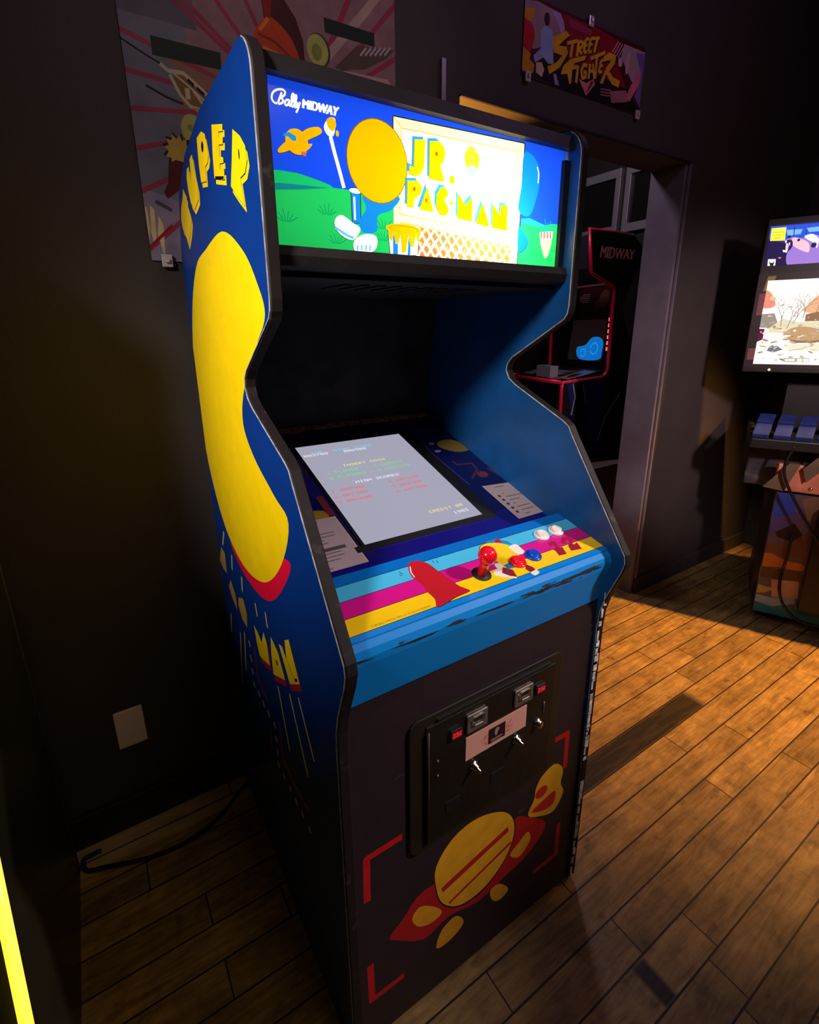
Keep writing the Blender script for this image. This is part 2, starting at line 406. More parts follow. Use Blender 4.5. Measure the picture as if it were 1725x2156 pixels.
# next room
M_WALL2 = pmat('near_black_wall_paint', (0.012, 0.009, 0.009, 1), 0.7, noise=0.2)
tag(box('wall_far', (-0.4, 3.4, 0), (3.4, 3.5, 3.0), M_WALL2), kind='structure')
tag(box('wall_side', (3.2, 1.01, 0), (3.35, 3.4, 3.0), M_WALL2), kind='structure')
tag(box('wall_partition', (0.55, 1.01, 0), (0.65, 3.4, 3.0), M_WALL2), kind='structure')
# door casing on the right jamb and head
M_CASE = pmat('grey_mauve_casing_paint', (0.15, 0.125, 0.165, 1), 0.35, noise=0.1)
tag(box('trim_1', (2.082, 0.852, 0), (2.099, 1.012, 2.054), M_CASE, bevel=0.002), kind='structure')
tag(box('trim_2', (0.849, 0.842, 2.054), (2.112, 0.85, 2.060), M_TRIM), kind='structure')
tag(box('trim_3', (2.10, 0.842, 0.09), (2.112, 0.85, 2.054), M_CASE), kind='structure')
# glazed shopfront frames on the side wall of the next room
fr = empty('window_1', (3.2, 2.1, 2.05)); tag(fr, kind='structure')
M_FRAME = pmat('grey_aluminium_frame', (0.30, 0.27, 0.31, 1), 0.4, 0.3)
M_GLASSD = pmat('dark_window_glass', (0.012, 0.011, 0.010, 1), 0.15)
def loc_box(name, a, b, mat, par, origin, bevel=0.0):
    a2 = tuple(a[i]-origin[i] for i in range(3)); b2 = tuple(b[i]-origin[i] for i in range(3))
    return box(name, a2, b2, mat, par, bevel)
FO = (3.2, 2.1, 2.05)
for (ya, yb) in ((1.20, 1.915), (1.955, 2.70)):
    bm = bmesh.new()
    bm_box(bm, (3.16-FO[0], ya-FO[1], 2.035-FO[2]), (3.199-FO[0], yb-FO[1], 2.09-FO[2])); bm_box(bm, (3.16-FO[0], ya-FO[1], 2.40-FO[2]), (3.199-FO[0], yb-FO[1], 2.455-FO[2]))
    bm_box(bm, (3.161-FO[0], ya-FO[1], 2.09-FO[2]), (3.199-FO[0], ya+0.04-FO[1], 2.40-FO[2])); bm_box(bm, (3.161-FO[0], yb-0.04-FO[1], 2.09-FO[2]), (3.199-FO[0], yb-FO[1], 2.40-FO[2]))
    finish(bm, 'window_frame', M_FRAME, fr, 0.002)
    loc_box('pane', (3.185, ya+0.04, 2.09), (3.19, yb-0.04, 2.40), M_GLASSD, fr, FO)
# low stage in the next room
tag(box('trim_4', (1.6, 1.35, 0), (3.19, 3.0, 0.545), pmat('tan_stage_edge', (0.20, 0.15, 0.12, 1), 0.6, noise=0.15)), kind='structure')

# thin grey strip fixed on the wall above the doorway
sg = box('metal_strip', (0.774, 0.838, 1.97), (0.789, 0.85, 2.131), pmat('grey_strip_metal', (0.22, 0.20, 0.24, 1), 0.4, 0.4), bevel=0.001)
tag(sg, 'thin grey vertical metal strip on the dark wall left of the doorway', 'wall strip')

# blank cover plate
pl = box('wall_plate', (-0.319, 0.843, 0.266), (-0.247, 0.85, 0.385), pmat('ivory_plastic', (0.90, 0.74, 0.80, 1), 0.4), bevel=0.003)
tag(pl, 'blank pinkish white wall plate low on the dark wall', 'wall plate')

# ================================================================== PICTURES ON THE WALL
M_POSTER = art_mat('poster_print', 'paint', 0.6, wear=0.25, spec=0.2)
def clip(parent, x, z, y=0.85, s=1.0):
    m = pmat('clear_plastic_clip', (0.62, 0.52, 0.55, 1), 0.2, 0.1)
    bm = bmesh.new()
    bm_box(bm, (x-0.012*s, y-0.014, z-0.014*s), (x+0.012*s, y-0.006, z+0.014*s))
    bm_box(bm, (x-0.005*s, y-0.020, z-0.005*s), (x+0.005*s, y-0.014, z+0.005*s))
    return finish(bm, 'clip', m, parent, 0.002)
# large mural panel, lower edge at 1.548
MO = (0, 0.846, 0)
mural = empty('wall_mural', (0.28, 0.85, 1.548))
tag(mural, 'large pink and grey ray-patterned poster hung behind the cabinet', 'poster')
def par_keep(o, p):
    o.parent = p; o.matrix_parent_inverse = Matrix.Translation(p.location).inverted(); return o
MB = [(-0.058, 1.548), (0.62, 1.548), (0.62, 2.52), (-0.058, 2.52)]
mi = [
 ('#6f7280', [[(-0.058, 1.56), (0.06, 1.56), (0.075, 2.04), (-0.058, 2.06)]]),
 ('#5c5a66', [[(-0.058, 2.03), (0.10, 2.03), (0.09, 2.15), (-0.058, 2.25)]]),
 ('#8d8096', [[(-0.058, 1.548), (0.1, 1.548), (0.09, 1.66), (-0.058, 1.70)]]),
 ('#8c6a52', [[(0.0122,1.9769),(0.063,2.0024),(0.1413,1.9689),(0.0877,1.8611),(0.0433,1.8483),(0.0458,1.9481)]]),
]
RC = (0.33, 1.90)
rays = []
for a in [(-0.0572,1.9952),(-0.0587,1.9243),(-0.0586,1.8533),(-0.0576,1.7774),(-0.0574,1.6932),(-0.0591,1.5724)]: rays.append((a, 0.010))
for a in [(0.0025,2.1101),(0.0689,2.0878),(0.1405,2.1073),(0.2108,2.1264)]: rays.append((a, 0.010))
for a in [(0.6209,2.2127),(0.6131,2.089),(0.4833,2.1906),(0.5305,2.2738)]: rays.append((a, 0.012))
rp = []
for a, wd in rays: rp += strokes([lerp2(RC, a, 0.05), lerp2(RC, a, 1.15)], wd)
mi.append(('#9c3450', rp))
mi.append(('#b59a94', strokes([(0.3938,2.0292),(0.5371,2.1834),(0.6223,2.2863)], 0.02) + [[(0.4175,2.0307),(0.5958,2.0421),(0.6173,2.0186),(0.6168,1.9942),(0.3466,2.008)]]))
mi.append(('#5a4a40', [[(0.4368,2.0349),(0.5037,2.0982),(0.619,2.1137),(0.5915,2.088),(0.5272,2.0508),(0.4561,2.0316)]]))
mi.append(('#b8a8b0', sum([strokes(PH('wall', 'A', (1440+k*28, 330), (1475+k*28, 285)), 0.005) for k in range(6)], [])))
mi.append(('#14281f', [[(0.0006,1.9985),(0.1475,2.0001),(0.146,1.9663),(0,1.9629)], [(0.4115,2.135),(0.556,2.1367),(0.5566,2.1068),(0.4133,2.1037)]]))
# dome shape in orange and dark red
mi.append(('#4a1210', [[(0.2542,2.1292),(0.3091,2.1439),(0.3367,2.1142),(0.3533,2.0699),(0.3556,2.0208),(0.3385,2.0206),(0.2608,2.0207)]]))
mi.append(('#c0410f', [smooth2([(0.2316,2.061),(0.2636,2.0989),(0.2922,2.0927),(0.3243,2.0665),(0.3388,2.0242),(0.2863,2.023),(0.2325,2.0278)], 4)]))
mi.append(('#8c1d12', [[(0.2548,2.1358),(0.2798,2.1426),(0.2739,2.0982),(0.2591,2.0944)]] + strokes([(0.2396,2.0596),(0.2803,2.0526),(0.3171,2.03)], 0.006)))
mi.append(('#e07a22', strokes([(0.2496,2.0351),(0.2869,2.0301),(0.308,2.0244)], 0.006) + strokes([(0.2444,2.0675),(0.2675,2.0965)], 0.008)))
# pale green discs
mi.append(('#3a3a14', [ell(*[(0.394,2.061)][0], 0.032, 0.037)]))
mi.append(('#b0b45a', [ell(*[(0.3912,2.0611)][0], 0.029, 0.034), ell(*[(0.068,1.833)][0], 0.026, 0.032)]))
mi.append(('#7f8a34', [ell(*[(0.3887,2.0569)][0], 0.014, 0.018), ell(*[(0.0618,1.8369)][0], 0.006, 0.007)]))
# striped craft
mi.append(('#7a6030', [[(0.0355,1.9274),(0.0499,1.9398),(0.1097,1.9093),(0.0941,1.8696),(0.0629,1.8785),(0.0449,1.9012)]]))
mi.append(('#c9bb98', strokes([(0.0135,1.9502),(0.0296,1.94),(0.0605,1.942),(0.1122,1.9073)], 0.008) + strokes([(0.0312,1.9335),(0.0496,1.8974),(0.0684,1.8795),(0.095,1.8772)], 0.007) + strokes([(0.0778,1.9126),(0.1012,1.8832)], 0.006) + strokes([(0.0648,1.9147),(0.0648,1.8933)], 0.01) + strokes([(0.0394,1.9375),(0.0681,1.9201),(0.1027,1.8957)], 0.004)))
mi.append(('#15100c', [[(0.07,1.9347),(0.082,1.9253),(0.0785,1.9187),(0.0665,1.9281)], [(0.087,1.9228),(0.1032,1.9116),(0.0984,1.9058),(0.0849,1.9164)], [(0.1068,1.9075),(0.1133,1.9051),(0.1101,1.9008),(0.1049,1.9035)]] + strokes([(-0.0596,1.9797),(-0.0166,1.9614),(0.0135,1.9502)], 0.004) + strokes([(-0.0213,1.903),(0.0177,1.8888),(0.0528,1.8814)], 0.005)))
mi.append(('#c99a2e', [[(0.0684,1.8795),(0.0981,1.8802),(0.0883,1.8661)]]))
# spiky yellow burst over a dark red shape
sp_c = [(0.0311,1.7837)][0]
mi.append(('#2a0e10', [[(sp_c[0]+(0.036 if k % 2 else 0.026)*math.cos(k*math.pi/12), sp_c[1]+(0.040 if k % 2 else 0.03)*math.sin(k*math.pi/12)) for k in range(24)]]))
mi.append(('#c9a945', [[(sp_c[0]+(0.031 if k % 2 else 0.022)*math.cos(k*math.pi/12+.1), sp_c[1]+(0.036 if k % 2 else 0.026)*math.sin(k*math.pi/12+.1)) for k in range(24)]]))
mi.append(('#5a1018', [[(0.0051,1.7562),(0.0222,1.7662),(0.0484,1.7624),(0.0491,1.7241),(0.0251,1.7056),(-0.006,1.6827),(-0.0121,1.6961),(0,1.7179)]]))
# brushed pale strokes and red bar at lower left
mi.append(('#d8c08c', [[(-0.0582,1.6605),(-0.0531,1.661),(-0.0528,1.6174),(-0.0569,1.5884),(-0.0579,1.6144)], [(-0.0462,1.6643),(-0.0382,1.6575),(-0.0409,1.6001),(-0.0484,1.5837),(-0.0513,1.6097)], [(-0.0307,1.6453),(-0.0229,1.6252),(-0.0275,1.5611),(-0.0309,1.5663),(-0.0375,1.6056)]]))
mi.append(('#a01626', [[(-0.058,1.5804),(-0.0035,1.6309),(-0.0032,1.623),(-0.0574,1.5712)]]))
mi.append(('#4b4456', strokes([(-0.0332,1.6746),(-0.0172,1.6674),(0.0002,1.6588)], 0.008)))
par_keep(sheet('print', MB, mi, MO, (1, 0, 0), (0, 0, 1), M_POSTER, None, '#8f6d72'), mural)
par_keep(box('backing', (-0.058, 0.8465, 1.548), (0.62, 0.8495, 2.52), M_TRIM), mural)
par_keep(clip(None, -0.026, 1.548), mural)
par_keep(clip(None, 0.55, 1.548), mural)

# banner poster over the doorway
bn = empty('banner_poster', (1.40, 0.85, 2.16))
tag(bn, 'small dark red poster with yellow brushed lettering above the doorway', 'poster')
BQ = [(1.094, 2.16), (1.712, 2.16), (1.712, 2.372), (1.094, 2.372)]
sw = lambda pts, wd: strokes(pts, wd)
L_ = []
L_ += [[(1.2259,2.2918),(1.2856,2.3219),(1.3029,2.3126),(1.2732,2.2919),(1.2533,2.2737),(1.2907,2.2802),(1.3007,2.2642),(1.2657,2.2172),(1.2173,2.1873),(1.2075,2.2068),(1.2486,2.2273),(1.2739,2.2512),(1.2341,2.2512),(1.2261,2.2718)]]
L_ += sw([(1.2935,2.29),(1.3446,2.309)], .010) + sw([(1.319,2.2983),(1.3141,2.2557)], .013)
L_ += sw([(1.3486,2.3099),(1.3441,2.2649)], .012) + sw([(1.3508,2.3093),(1.3696,2.3103),(1.3671,2.2981),(1.3496,2.287),(1.3678,2.2773)], .010)
L_ += sw([(1.381,2.32),(1.3775,2.2842)], .011) + sw([(1.3817,2.3213),(1.3992,2.3278)], .009) + sw([(1.3798,2.3046),(1.3933,2.3089)], .008) + sw([(1.3775,2.2842),(1.394,2.2891)], .009)
L_ += sw([(1.4056,2.3282),(1.4002,2.2906)], .011) + sw([(1.4063,2.3295),(1.4241,2.3354)], .009) + sw([(1.4037,2.3118),(1.4182,2.3164)], .008) + sw([(1.4002,2.2906),(1.4169,2.2956)], .009)
L_ += sw([(1.4201,2.3328),(1.4516,2.3427)], .009) + sw([(1.4413,2.3379),(1.43,2.2962)], .012)
L_ += [[(1.3147,2.2512),(1.3911,2.279),(1.3847,2.2634),(1.3363,2.2444),(1.3311,2.2362),(1.3492,2.2426),(1.3466,2.2302),(1.3265,2.2235),(1.3253,2.183),(1.3151,2.1809),(1.3036,2.2068),(1.2719,2.1989),(1.281,2.2252)]]
L_ += sw([(1.3536,2.2412),(1.3497,2.1904)], .012)
L_ += sw([(1.3994,2.2512),(1.3823,2.2498),(1.3717,2.2333),(1.379,2.2109),(1.3955,2.2168),(1.3957,2.2313),(1.3831,2.2286)], .011)
L_ += sw([(1.4135,2.2591),(1.4111,2.2152)], .011) + sw([(1.4284,2.2624),(1.4412,2.2216)], .010) + sw([(1.4123,2.2373),(1.4357,2.2435)], .009)
L_ += sw([(1.4134,2.2746),(1.4883,2.3096)], .011) + sw([(1.4467,2.2881),(1.4455,2.2225)], .011)
L_ += sw([(1.4701,2.2813),(1.4622,2.2456)], .010) + sw([(1.4701,2.2813),(1.4873,2.2876)], .008) + sw([(1.466,2.2647),(1.4811,2.2692)], .008) + sw([(1.4622,2.2456),(1.4796,2.2505)], .009)
L_ += [[(1.4814,2.296),(1.5103,2.3147),(1.5478,2.3135),(1.5451,2.2882),(1.5194,2.2603),(1.5404,2.2474),(1.5815,2.2446),(1.578,2.2236),(1.5395,2.2246),(1.5027,2.2493),(1.4895,2.2168),(1.4716,2.2144),(1.5,2.266),(1.5232,2.2932),(1.4965,2.2872),(1.4884,2.2806)]]
bi = [
 ('#a5838e', [[(1.0905,2.3535),(1.147,2.3645),(1.2534,2.3603),(1.2856,2.3219),(1.2332,2.2958),(1.2095,2.2634),(1.14,2.2384),(1.0882,2.2479)]]),
 ('#b89ac0', [[(1.2148,2.359),(1.2534,2.3603),(1.2851,2.3263),(1.2629,2.3119)]]),
 ('#8d1420', [[(1.261,2.3623),(1.4302,2.3668),(1.5683,2.3574),(1.5395,2.3067),(1.5847,2.2668),(1.6461,2.2021),(1.4499,2.238),(1.2942,2.2512),(1.2778,2.32)]]),
 ('#a03058', strokes([(1.2986,2.3475),(1.4071,2.3471)], .02)),
 ('#171014', [[(1.0942,2.171),(1.1435,2.1994),(1.2126,2.2328),(1.4499,2.238),(1.6412,2.2273),(1.7035,2.1705),(1.6539,2.1613),(1.248,2.1601)]]),
 ('#b09098', [[(1.5874,2.357),(1.721,2.3605),(1.7143,2.2945),(1.6509,2.2552),(1.576,2.3149)]]),
 ('#7a5c9c', [[(1.658,2.3461),(1.7216,2.3581),(1.7196,2.2694),(1.717,2.1811),(1.6744,2.2129),(1.6995,2.2913)]]),
 ('#c81420', [smooth2([(1.0924,2.3083),(1.1192,2.3088),(1.1417,2.2823),(1.1385,2.2555),(1.1227,2.2256),(1.0928,2.236)], 3)]),
 ('#d8931c', [[(1.0923,2.3312),(1.1412,2.3482),(1.1363,2.3216),(1.1196,2.3046),(1.0941,2.3097)], [(1.0929,2.2339),(1.1283,2.2247),(1.1241,2.2084),(1.1473,2.1981),(1.1454,2.1775),(1.1276,2.167),(1.0941,2.1731)]]),
 ('#9db0dc', [[(1.1685,2.2932),(1.1889,2.3156),(1.2205,2.3059),(1.2294,2.2591),(1.2336,2.2194),(1.2107,2.2143),(1.1863,2.2268),(1.1504,2.2054),(1.1415,2.2212),(1.1728,2.2482)]]),
 ('#3a1d22', [ell(*[(1.1931,2.3297)][0], .013, .018)]),
 ('#e8b8a0', [[(1.1541,2.2062),(1.1801,2.212),(1.1933,2.1946),(1.1839,2.1722),(1.1565,2.1799)]]),
 ('#9a92c4', [[(1.2365,2.1925),(1.2482,2.195),(1.2675,2.1664),(1.2475,2.1646)]]),
 ('#d8a0a0', [ell(*[(1.574,2.2996)][0], .012, .014), ell(*[(1.6187,2.3196)][0], .010, .02), ell(*[(1.6143,2.2909)][0], .008, .02)]),
 ('#d87088', [[(1.6692,2.29),(1.6995,2.2913),(1.6958,2.2593),(1.648,2.192),(1.621,2.2025),(1.6557,2.2562)]]),
 ('#b86878', [[(1.5337,2.2032),(1.622,2.2235),(1.6383,2.1901),(1.5442,2.1695)]] + sum([strokes(PH('wall', 'U', (1050, 1080+k*35), (1180, 1100+k*35)), .004) for k in range(3)], [])),
 ('#d890a0', sum([strokes(PH('wall', 'U', (1190+k*25, 640+k*22), (1270+k*25, 510+k*16)), .004) for k in range(4)], [])),
 ('#e07880', [[(1.3626,2.2051),(1.4021,2.2012),(1.439,2.2211),(1.448,2.2058),(1.4052,2.164)]]),
 ('#5a1018', sum([strokes(PH('wall', 'U', (880+k*20, 1130-k*30), (945+k*10, 990)), .003) for k in range(3)], [])),
 ('#241208', [shift(p, .004, -.004) for p in L_]),
 ('#e8a81c', L_),
]
par_keep(sheet('print', BQ, bi, (0, 0.846, 0), (1, 0, 0), (0, 0, 1), M_POSTER, None, '#4a1018'), bn)
par_keep(box('backing', (1.094, 0.8465, 2.16), (1.712, 0.8495, 2.372), M_TRIM), bn)
for cxz in ((1.115, 2.158), (1.395, 2.373), (1.695, 2.158)): par_keep(clip(None, *cxz), bn)

# ================================================================== MAIN CABINET
cab = empty('arcade_cabinet', (0.32, 0.42, 0))
tag(cab, 'tall blue arcade cabinet with lit cartoon marquee and yellow side art', 'arcade cabinet')
def C_(o): return par_keep(o, cab)
def arc(cx, cy, r, a0, a1, n=6): return [(cx + r*math.cos(math.radians(a0+(a1-a0)*k/n)), cy + r*math.sin(math.radians(a0+(a1-a0)*k/n))) for k in range(n+1)]
# side outline (y, z)
PROF = ([(0.060, 0.0), (0.046, 0.02), (0.046, 0.755), (0.043, 0.80), (0.034, 0.835), (0.006, 0.905), (0.0, 0.928), (0.003, 0.944)]
        + [(0.155, 1.165), (0.166, 1.183), (0.180, 1.192)]
        + [(0.330, 1.258), (0.352, 1.272), (0.362, 1.290), (0.358, 1.306), (0.345, 1.320)]
        + [(0.200, 1.402), (0.193, 1.412), (0.190, 1.428)]
        + [(0.189, 1.690)] + arc(0.239, 1.697, 0.050, 180, 90, 7)
        + [(0.480, 1.745), (0.640, 1.718), (0.745, 1.668), (0.800, 1.560), (0.800, 0.0)])
T = 0.019
SIDE_BLUE = '#083584'
M_SIDE = art_mat('side_panel_print', 'paint', 0.32, wear=0.10, spec=0.25)
YEL, SHD, RED_, CRM = '#ffd60a', '#0a0f28', '#e8143c', '#e8c880'
side_items = [
 # crescent of red under a crescent of yellow (plain shapes)
 (RED_, [smooth2([(0.6299,0.905),(0.5575,0.8598),(0.4285,0.8556),(0.3329,0.8827),(0.2511,0.9462),(0.1955,1.0179),(0.2822,1.0019),(0.4388,0.9705)], 5)]),
 (YEL, [smooth2([(0.4105,1.5473),(0.5494,1.5366),(0.6513,1.5173),(0.7451,1.4416),(0.8113,1.319),(0.8152,1.181),(0.7764,1.0386),(0.6718,0.9212),(0.5225,0.8787),(0.3677,0.9074),(0.2487,0.9927),(0.1891,1.0906),(0.2514,1.1208),(0.3512,1.1664),(0.403,1.22),(0.3738,1.2844),(0.2769,1.3611),(0.2186,1.4069),(0.2446,1.4545),(0.3023,1.5048)], 5)]),
]
lets = [
 [(0.6913,1.6713),(0.6648,1.6499),(0.6745,1.6405),(0.6551,1.6254),(0.6464,1.6034),(0.6666,1.5858),(0.7051,1.565),(0.7171,1.5887),(0.7442,1.6027),(0.7513,1.6236),(0.7345,1.6449),(0.7116,1.6547)],
 [(0.6328,1.6934),(0.6134,1.693),(0.6101,1.6668),(0.6042,1.6644),(0.5983,1.7018),(0.5725,1.7033),(0.5665,1.6714),(0.5549,1.6443),(0.5604,1.6247),(0.6033,1.6158),(0.6305,1.632),(0.6421,1.6586),(0.6446,1.6811)],
 [(0.5209,1.7149),(0.4838,1.7146),(0.4599,1.7041),(0.455,1.6874),(0.4504,1.6699),(0.4618,1.6617),(0.4802,1.6606),(0.4847,1.6388),(0.5229,1.6453),(0.5262,1.6718),(0.5241,1.6927)],
 [(0.4095,1.7025),(0.3459,1.6844),(0.3483,1.6759),(0.3731,1.6824),(0.3726,1.675),(0.3503,1.6684),(0.3542,1.66),(0.3771,1.6659),(0.3807,1.6502),(0.3594,1.6439),(0.3604,1.6366),(0.3826,1.6412),(0.3861,1.6339),(0.3606,1.6278),(0.3629,1.6142),(0.4256,1.6296),(0.4211,1.6641)],
 [(0.2955,1.6632),(0.2628,1.6456),(0.2431,1.6283),(0.2385,1.6108),(0.2541,1.598),(0.2781,1.5974),(0.2695,1.559),(0.3024,1.5785),(0.3317,1.5979),(0.3137,1.6282)],
]
side_items.append((SHD, [shift(p, -0.006, -0.006) for p in lets]))
side_items.append((YEL, [shift(p, -0.008, -0.010) for p in lets]))
side_items.append((SHD, [shift(p, -0.002, -0.002) for p in lets]))
side_items.append((YEL, lets))
side_items.append((SHD, [ell(*[(0.4861,1.6921)][0], .009, .008), ell(*[(0.2749,1.6262)][0], .003, .007)] + strokes([(0.4209,1.63),(0.3676,1.6178)], .004)))
low = [
 [(0.4898,0.7448),(0.4634,0.7406),(0.4368,0.7299),(0.4129,0.7689),(0.3953,0.754),(0.3874,0.7013),(0.4376,0.6846),(0.4663,0.6783),(0.4803,0.7045)],
 [(0.359,0.7888),(0.3175,0.7761),(0.2855,0.7329),(0.3655,0.6938),(0.3678,0.7386)],
 [(0.3068,0.8023),(0.2844,0.809),(0.2641,0.7926),(0.2667,0.8336),(0.2423,0.8491),(0.1991,0.7822),(0.2575,0.7432),(0.2776,0.7679),(0.2906,0.7826)],
 [(0.7568,0.8384),(0.7204,0.8315),(0.7245,0.7711),(0.7641,0.7714),(0.8002,0.7827)],
 [(0.6868,0.7708),(0.6479,0.7432),(0.6477,0.7016),(0.6952,0.7163),(0.7203,0.7388)],
 [(0.6159,0.7545),(0.5698,0.7729),(0.549,0.7442),(0.5586,0.6995),(0.6035,0.6996),(0.6291,0.7276)],
]
side_items.append(('#b81c3c', [shift(p, -0.008, -0.010) for p in low[:3]]))
side_items.append((YEL, low[:3]))
side_items.append(('#c9a04a', low[3:]))  # duller yellow paints the neighbour machine's shadow into the rear letters
side_items.append((SHD, [ell(*[(0.3317,0.7436)][0], .006, .006)] + strokes([(0.2922,0.8108),(0.2298,0.7734)], .002) + strokes([(0.2263,0.7726),(0.212,0.7822)], .006)))
ml = []
for a, b in (((540, 1060), (622, 1505)), ((620, 1115), (748, 1685)), ((680, 1140), (790, 1580)), ((383, 490), (398, 582)), ((452, 552), (468, 660))):
    ml += strokes(PH('side', 'H', a, b), 0.0075)
for a, b in (((168, 0), (160, 90)), ((222, 160), (225, 260)), ((290, 310), (295, 410)), ((150, 275), (146, 395)), ((218, 560), (222, 690)), ((282, 690), (296, 1040)), ((310, 690), (322, 960))):
    ml += strokes(PH('side', 'H', a, b), 0.009)
side_items.append((CRM, ml))
rl = []
for run in (((378, 790), (400, 1000), (470, 1160)), ((485, 1330), (500, 1500)), ((550, 1310), (575, 1560), (650, 1730), (755, 1925))):
    rl += strokes(PH('side', 'H', *run), 0.008)
side_items.append(('#a0284a', rl))
dots = [(345, 770), (356, 870), (366, 960), (377, 1050), (410, 1115), (443, 1185), (477, 1250), (518, 1330), (529, 1425), (539, 1515), (546, 1600), (583, 1680), (625, 1765), (667, 1855), (710, 1945), (760, 2050)]
dd = []
for d in dots: dd += strokes(PH('side', 'H', (d[0]-6, d[1]-24), (d[0]+6, d[1]+22)), 0.012)
side_items.append(('#d0b070', dd))
base_in = PROF
def mold_strip(x0, x1, name, parent):
    """rounded strip following the outline's edge, slightly proud"""
    bm = bmesh.new(); n = len(PROF); rings = []
    for i in range(n):
        p = Vector(PROF[i]); a = Vector(PROF[i-1]) if i > 0 else p; b = Vector(PROF[(i+1) % n]) if i < n-1 else p
        t = (b-a).normalized(); nn = Vector((-t.y, t.x)) if False else Vector((t.y, -t.x))
        # outline is clockwise seen from -x: outward normal
        nn = Vector((-t.y, t.x))
        rings.append([bm.verts.new((x0, p.x, p.y)), bm.verts.new((x0+0.002, p.x+nn.x*0.0025, p.y+nn.y*0.0025)), bm.verts.new((x1-0.002, p.x+nn.x*0.0025, p.y+nn.y*0.0025)), bm.verts.new((x1, p.x, p.y))])
    for A, B in zip(rings, rings[1:]):
        for k in range(3): bm.faces.new((A[k], A[k+1], B[k+1], B[k]))
    o = finish(bm, name, M_EDGE[0] if x0 < 0.3 else M_EDGE[1], None); return par_keep(o, parent) if parent else o
def edge_mat(name, wear):
    m = bpy.data.materials.new(name); m.use_nodes = True; nt = m.node_tree; N, L = nt.nodes, nt.links; b = N['Principled BSDF']
    tc = N.new('ShaderNodeTexCoord'); sp = N.new('ShaderNodeSeparateXYZ'); L.new(tc.outputs['Object'], sp.inputs[0])
    n = N.new('ShaderNodeTexNoise'); n.inputs['Scale'].default_value = 38; n.inputs['Detail'].default_value = 8; L.new(tc.outputs['Object'], n.inputs['Vector'])
    r = N.new('ShaderNodeMapRange'); r.inputs[1].default_value = 0.60-wear; r.inputs[2].default_value = 0.72; L.new(n.outputs['Fac'], r.inputs[0])
    mx = N.new('ShaderNodeMix'); mx.data_type = 'RGBA'; L.new(r.outputs[0], mx.inputs['Factor'])
    mx.inputs['A'].default_value = (0.014, 0.0095, 0.010, 1); mx.inputs['B'].default_value = (0.05, 0.034, 0.032, 1)
    L.new(mx.outputs['Result'], b.inputs['Base Color']); b.inputs['Roughness'].default_value = 0.6; b.inputs['Specular IOR Level'].default_value = 0.22
    return m
M_EDGE = [edge_mat('worn_brown_edge', 0.0), edge_mat('worn_brown_edge_right', 0.0)]
M_PANEL_IN = pmat('blue_laminate', '#0d3f74', 0.35, noise=0.25, nscale=8)
M_WORN = pmat('chipped_white_edge', (0.34, 0.31, 0.33, 1), 0.6, noise=0.5, nscale=60)
for nm, x0, x1 in (('left', 0.0, T), ('right', 0.621, 0.64)):
    core = prism('side_panel', PROF, (x0+0.0006, 0, 0), (0, 1, 0), (0, 0, 1), (x1-x0-0.0012, 0, 0), M_PANEL_IN)
    C_(core)
    e = mold_strip(x0, x1, 'edge_molding', None); par_keep(e, core); e.matrix_parent_inverse = Matrix.Identity(4)
    s = sheet('side_art', PROF, side_items if nm == 'left' else side_items[:2], (x0 if nm == 'left' else x1, 0, 0), (0, 1, 0), (0, 0, 1), M_SIDE, None, SIDE_BLUE)
    s.parent = core
    # thin bright line where the print is worn through at the edge
    bm = bmesh.new()
    lx = x0-0.0004 if nm == 'left' else x0+0.0002
    pts = [(lx, y+0.0008, z) for y, z in PROF[1:26]]
    wid = 0.0011 if nm == 'left' else 0.0013
    tube_bm(bm, pts, wid, 5)
    o = finish(bm, 'worn_edge', M_WORN, None); o.parent = core
    if nm == 'right':
        # heavy chipping down the lower front corner
        bm = bmesh.new(); random.seed(3)
        z = 0.015
        while z < 0.86:
            h = random.uniform(0.006, 0.035); wd = random.uniform(0.005, 0.013)
            zz = z
            yb = 0.0462 if zz < 0.755 else (0.0462 - (zz-0.755)*0.12)
            if random.random() < 0.8:
                x_a, x_b = 0.6206, 0.6206+wd
                bm_box(bm, (x_a, yb-0.0036, zz), (x_b, yb-0.0022, zz+h))
            z += h*random.uniform(0.7, 1.15)
        o = finish(bm, 'chipped_edge', pmat('bare_board', (0.75, 0.70, 0.66, 1), 0.7, noise=0.7, nscale=90), None); o.parent = core; o['kind'] = 'stuff'
XL, XR = 0.0195, 0.6205
# top, back, bottom boards
C_(prism('top_panel', [(0.245, 1.735), (0.48, 1.740), (0.64, 1.712), (0.74, 1.662), (0.735, 1.652), (0.638, 1.700), (0.48, 1.728), (0.245, 1.722)], (XL, 0, 0), (0, 1, 0), (0, 0, 1), (XR-XL, 0, 0), M_BLACK))
C_(box('back_panel', (XL, 0.775, 0.02), (XR, 0.79, 1.56), M_BLACK))
C_(prism('upper_back_panel', [(0.742, 1.660), (0.79, 1.565), (0.775, 1.560), (0.732, 1.650)], (XL, 0, 0), (0, 1, 0), (0, 0, 1), (XR-XL, 0, 0), M_BLACK))
